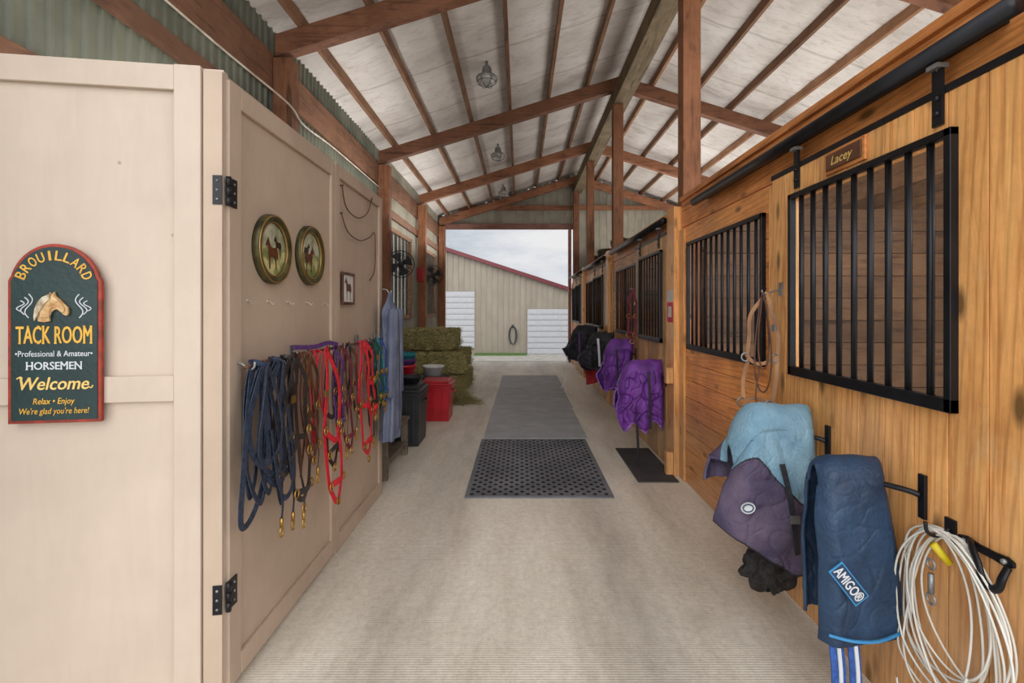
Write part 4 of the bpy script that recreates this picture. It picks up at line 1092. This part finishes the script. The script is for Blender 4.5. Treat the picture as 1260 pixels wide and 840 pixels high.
b.cyl((DX - .018, 1.555, .786), (DX, 1.555, .786), .008, 8, 1); b.cyl((DX - .018, 1.425, .786), (DX, 1.425, .786), .008, 8, 1); mk(b, 'latch_plate', ['blk', 'steel'], lt, bevel=.003)
b = B(); b.sweep([(DX - .012, 1.53, .795), (DX - .035, 1.50, .79), (DX - .045, 1.47, .76), (DX - .045, 1.455, .72), (DX - .042, 1.435, .705), (DX - .040, 1.412, .718), (DX - .035, 1.405, .75), (DX - .015, 1.41, .775)], .012, .008, 10, 0, False, (1, 0, 0), 5); mk(b, 'latch_handle', 'blk', lt)

# ------------------------------------------------------------ lamps, fans
def lamp(x, y, z):
    p = emp('pendant_lamp', (x, y, z - .13), 'round caged barn light with silver housing fixed to the roof', 'lamp', 'ceiling barn lights')
    zt = rz(x) + .22
    b = B(); b.cyl((x, y, z + .1), (x, y, zt), .02, 8); b.lathe([(.0, .12), (.05, .12), (.06, .10), (.065, .02), (.12, .0), (.14, -.02), (.137, -.035), (.10, -.035)], (x, y, z), 'z', 28); mk(b, 'housing', 'steel', p)
    b = B(); b.lathe([(.122, -.035), (.116, -.07), (.085, -.11), (.03, -.13), (0, -.132)], (x, y, z), 'z', 24); mk(b, 'glass_shade', 'glass', p)
    b = B()
    for k in range(6):
        t = math.pi * k / 3
        b.tube([(x + math.cos(t) * r_, y + math.sin(t) * r_, z + h_) for r_, h_ in ((.13, -.03), (.126, -.075), (.092, -.118), (.0, -.142))], .003, 5, sub=3)
    b.ring((x, y, z - .078), .124, .003, 'z', 20, 5); mk(b, 'wire_cage', 'blk', p)
for y in (6.5, 9.75, 12.9): lamp(-.43, y, 4.50)

def fan(c, r, ang, lab):
    c = Vector(c); Rm = Matrix.Translation(c) @ Matrix.Rotation(ang, 4, 'Z')
    p = emp('wall_fan', c - ez * r, lab, 'fan', 'wall fans')
    b = B(Rm)
    for f in (.3, .65, 1.0): b.ring((.05 - .03 * f * f, 0, 0), r * f, .0025, 'x', 28, 5); b.ring((-.07 + .03 * f * f, 0, 0), r * f, .0025, 'x', 28, 5)
    b.ring((0, 0, 0), r, .008, 'x', 28, 6)
    for k in range(14):
        t = 2 * math.pi * k / 14; a, q = math.cos(t) * r, math.sin(t) * r
        b.tube([(.055, a * .15, q * .15), (.045, a * .6, q * .6), (.0, a, q), (-.05, a * .6, q * .6), (-.07, a * .15, q * .15)], .0018, 4)
    mk(b, 'wire_guard', 'blk', p)
    for k in range(4):
        b = B(Rm); t0 = math.pi / 2 * k + .4
        def f(uu, vv):
            rr = r * (.12 + .74 * uu); t = t0 + (vv - .5) * (.8 + .2 * uu)
            return (.02 * (vv - .5) * 2 - .01, math.cos(t) * rr, math.sin(t) * rr)
        b.grid(f, 6, 6)
        mk(b, 'blade', 'blkp', p, sol=.003)
    b = B(Rm); b.cyl((-.15, 0, 0), (.03, 0, 0), .045, 16); b.tube([(-.12, 0, 0), (-.2, 0, -.05), (-.26, 0, -.02)], .014, 8); mk(b, 'motor', 'blkp', p)
fan((-1.97, 8.3, 2.24), .22, -1.25, 'black caged barn fan tilted on the wall by the window')
fan((-1.97, 11.4, 2.26), .22, -1.25, 'black caged barn fan further along the wall')
b = B(); b.box(-2.25, -2.12, 11.0, 11.09, 2.1, 2.4); mk(b, 'wall_box', 'cred', label='small red box on the wall near the fan', cat='box', bevel=.01)

# ------------------------------------------------------------ left aisle clutter
bench = emp('low_bench', (-1.5, 4.85, 0), 'low weathered grey wooden bench with shelf', 'bench')
b = B()
for i in range(4): b.box(-1.80 + .165 * i, -1.80 + .155 * (i + 1) + .01 * i, 4.35, 5.25, .36, .39)
mk(b, 'top', 'grayw', bench, bevel=.003)
for (x, y) in ((-1.78, 4.38), (-1.22, 4.38), (-1.78, 5.16), (-1.22, 5.16)):
    mk(B().box(x, x + .06, y, y + .06, 0, .36), 'leg', 'grayw', bench, bevel=.003)
mk(B().box(-1.76, -1.18, 4.4, 5.2, .12, .14), 'shelf', 'grayw', bench)

def tote(x, y, w, d, h, m, lab, name='storage_bin', cat='bin', lid='blkp', grp=None):
    e = emp(name, (x, y, 0.0), lab, cat, grp)
    b = B(); t = .88
    vs = []
    for z, k in ((0.002, t), (h * .9, 1), (h * .9, .93), (.03, t * .93)):
        vs += [(x - w / 2 * k, y - d / 2 * k, z), (x + w / 2 * k, y - d / 2 * k, z), (x + w / 2 * k, y + d / 2 * k, z), (x - w / 2 * k, y + d / 2 * k, z)]
    fs = [(0, 3, 2, 1), (12, 13, 14, 15)]
    for r_ in range(3):
        for k in range(4): fs.append((r_ * 4 + k, r_ * 4 + (k + 1) % 4, r_ * 4 + 4 + (k + 1) % 4, r_ * 4 + 4 + k))
    b.add(vs, fs); b.box(x - w / 2 - .012, x + w / 2 + .012, y - d / 2 - .012, y + d / 2 + .012, h * .84, h * .87)
    for k in (-.25, 0, .25): b.box(x + k * w - .012, x + k * w + .012, y - d / 2 * .965 - .006, y - d / 2 * .9, .05, h * .8)
    mk(b, 'body', m, e, bevel=.006)
    b = B(); b.box(x - w / 2 - .015, x + w / 2 + .015, y - d / 2 - .015, y + d / 2 + .015, h * .9, h * .94); b.box(x - w / 2 + .03, x + w / 2 - .03, y - d / 2 + .03, y + d / 2 - .03, h * .94, h)
    mk(b, 'lid', lid, e, bevel=.008)
    b = B().tube([(x + w / 2 - .005, y - .1, h * .72), (x + w / 2 + .03, y - .08, h * .7), (x + w / 2 + .03, y + .08, h * .7), (x + w / 2 - .005, y + .1, h * .72)], .009, 8); mk(b, 'handle', lid, e)
tote(-1.24, 5.70, .30, .5, .66, 'blkp', 'tall dark plastic storage bin with lid')
tote(-1.62, 5.70, .34, .5, .60, 'blkp', 'dark plastic storage bin against the wall')
tote(-1.46, 6.32, .34, .36, .60, 'blkp', 'dark plastic bin carrying stacked buckets')
tote(-1.14, 6.92, .42, .46, .54, 'cred', 'red plastic storage cooler with matching lid', 'cooler', 'cooler', 'cred')
tote(-1.70, 6.95, .5, .5, .5, 'blkp', 'low dark trunk behind the red cooler', 'trunk', 'trunk')
tote(-1.30, 7.55, .4, .42, .50, 'blkp', 'low black trunk near the hay', 'trunk', 'trunk')
def bucket(x, y, z, m, lab, r=.14, h=.2, handle=True):
    e = emp('bucket', (x, y, z), lab, 'bucket', 'buckets on the bins')
    b = B().lathe([(0, .004), (r * .8, 0.001), (r * .96, h * .85), (r * 1.05, h * .86), (r * 1.05, h), (r * .95, h), (r * .76, .012), (0, .012)], (x, y, z), 'z', 24); mk(b, 'pail', m, e)
    b = B(); pts = [(x + r * 1.04 * math.cos(t), y - .02 - .06 * math.sin(t), z + h * .8 - .09 * math.sin(t)) for t in [math.pi * k / 10 for k in range(11)]]
    b.tube(pts, .003, 5); mk(b, 'bail', 'steel', e)
bucket(-1.45, 6.32, .605, 'cred', 'red bucket at the bottom of a stack'); bucket(-1.45, 6.32, .68, 'purn', 'purple bucket nested in a stack'); bucket(-1.45, 6.32, .75, 'teal', 'teal bucket on top of a stack')
bucket(-1.24, 5.70, .665, 'blkp', 'shallow black feed pan on a storage bin', .13, .08)
bucket(-1.30, 7.55, .505, 'white', 'white bucket on a black trunk', .16, .15)
bucket(-1.42, 4.75, .395, 'blkp', 'black feed bucket on the bench', .13, .2)

# ------------------------------------------------------------ light
w = bpy.data.worlds.new('sky'); sc.world = w; w.use_nodes = True
nt = w.node_tree; bg = nt.nodes['Background']
tc = nd(nt, 'ShaderNodeTexCoord')
mp = nd(nt, 'ShaderNodeMapping', {}, {'Vector': tc.outputs['Generated'], 'Scale': (2, 2, 7)})
nz = nd(nt, 'ShaderNodeTexNoise', {}, {'Vector': mp.outputs[0], 'Scale': 2.2, 'Detail': 7, 'Roughness': .6})
cc = ramp(nt, nz.outputs['Fac'], [(.35, L(190, 200, 212)), (.5, L(224, 228, 234)), (.65, L(244, 244, 245))])
sp = nd(nt, 'ShaderNodeSeparateXYZ', {}, {0: tc.outputs['Generated']})
mr = nd(nt, 'ShaderNodeMapRange', {'interpolation_type': 'SMOOTHSTEP'}, {0: sp.outputs[1], 1: -.7, 2: .5, 3: 2.3, 4: .92})
nt.links.new(cc, bg.inputs[0]); nt.links.new(mr.outputs[0], bg.inputs[1])

def light(name, typ, loc, e, col=(1, 1, 1), **k):
    l = bpy.data.lights.new(name, typ); l.energy = e; l.color = col
    for a, v in k.items(): setattr(l, a, v)
    o = bpy.data.objects.new(name, l); sc.collection.objects.link(o); o.location = loc
    return o
s = light('sun', 'SUN', (0, -5, 6), 1.15, (1, .965, .915), angle=math.radians(60))
s.rotation_euler = (math.radians(66), 0, math.radians(-8))
# added fill areas above stalls, tack room and window heads, brightening the roof; no fixtures
for y, z, e in ((2.6, 2.5, 44), (6.3, 2.5, 50), (9.6, 2.95, 46), (12.6, 2.95, 42)):
    o = light('stall_roof_fill', 'AREA', (3.3, y, z), e, (1, .97, .93), shape='RECTANGLE', size=3.0, size_y=2.4); o.rotation_euler = (math.pi, 0, 0)
o = light('tack_room_roof_fill', 'AREA', (-1.72, 3.0, 2.44), 16, (1, .97, .93), shape='RECTANGLE', size=.9, size_y=2.0); o.rotation_euler = (math.pi, math.radians(-25), 0)
for y in (6.3, 9.6, 12.5):
    o = light('eave_roof_fill', 'AREA', (-1.7, y, 3.0), 18, (1, .97, .93), shape='RECTANGLE', size=.3, size_y=2.6); o.rotation_euler = (math.pi, math.radians(-40), 0)
light('stall_fill', 'POINT', (2.6, 1.6, 2.3), 9, (1, .93, .84), shadow_soft_size=.12)  # added fill points brightening the stall interiors, no lamps there
for y in (6.3, 9.6, 12.6): light('stall_fill', 'POINT', (3.0, y, 2.2), 8, (1, .93, .84), shadow_soft_size=.12)

# ------------------------------------------------------------ camera
cam = bpy.data.cameras.new('camera'); cam.sensor_width = 36; cam.lens = FP / 1260 * 36
cam.shift_x = -10 / 1260; cam.shift_y = -40 / 1260; cam.clip_start = .05; cam.clip_end = 300
co = bpy.data.objects.new('camera', cam); sc.collection.objects.link(co)
co.location = (0, 0, 1.5); co.rotation_euler = (math.radians(90), 0, 0)
sc.camera = co
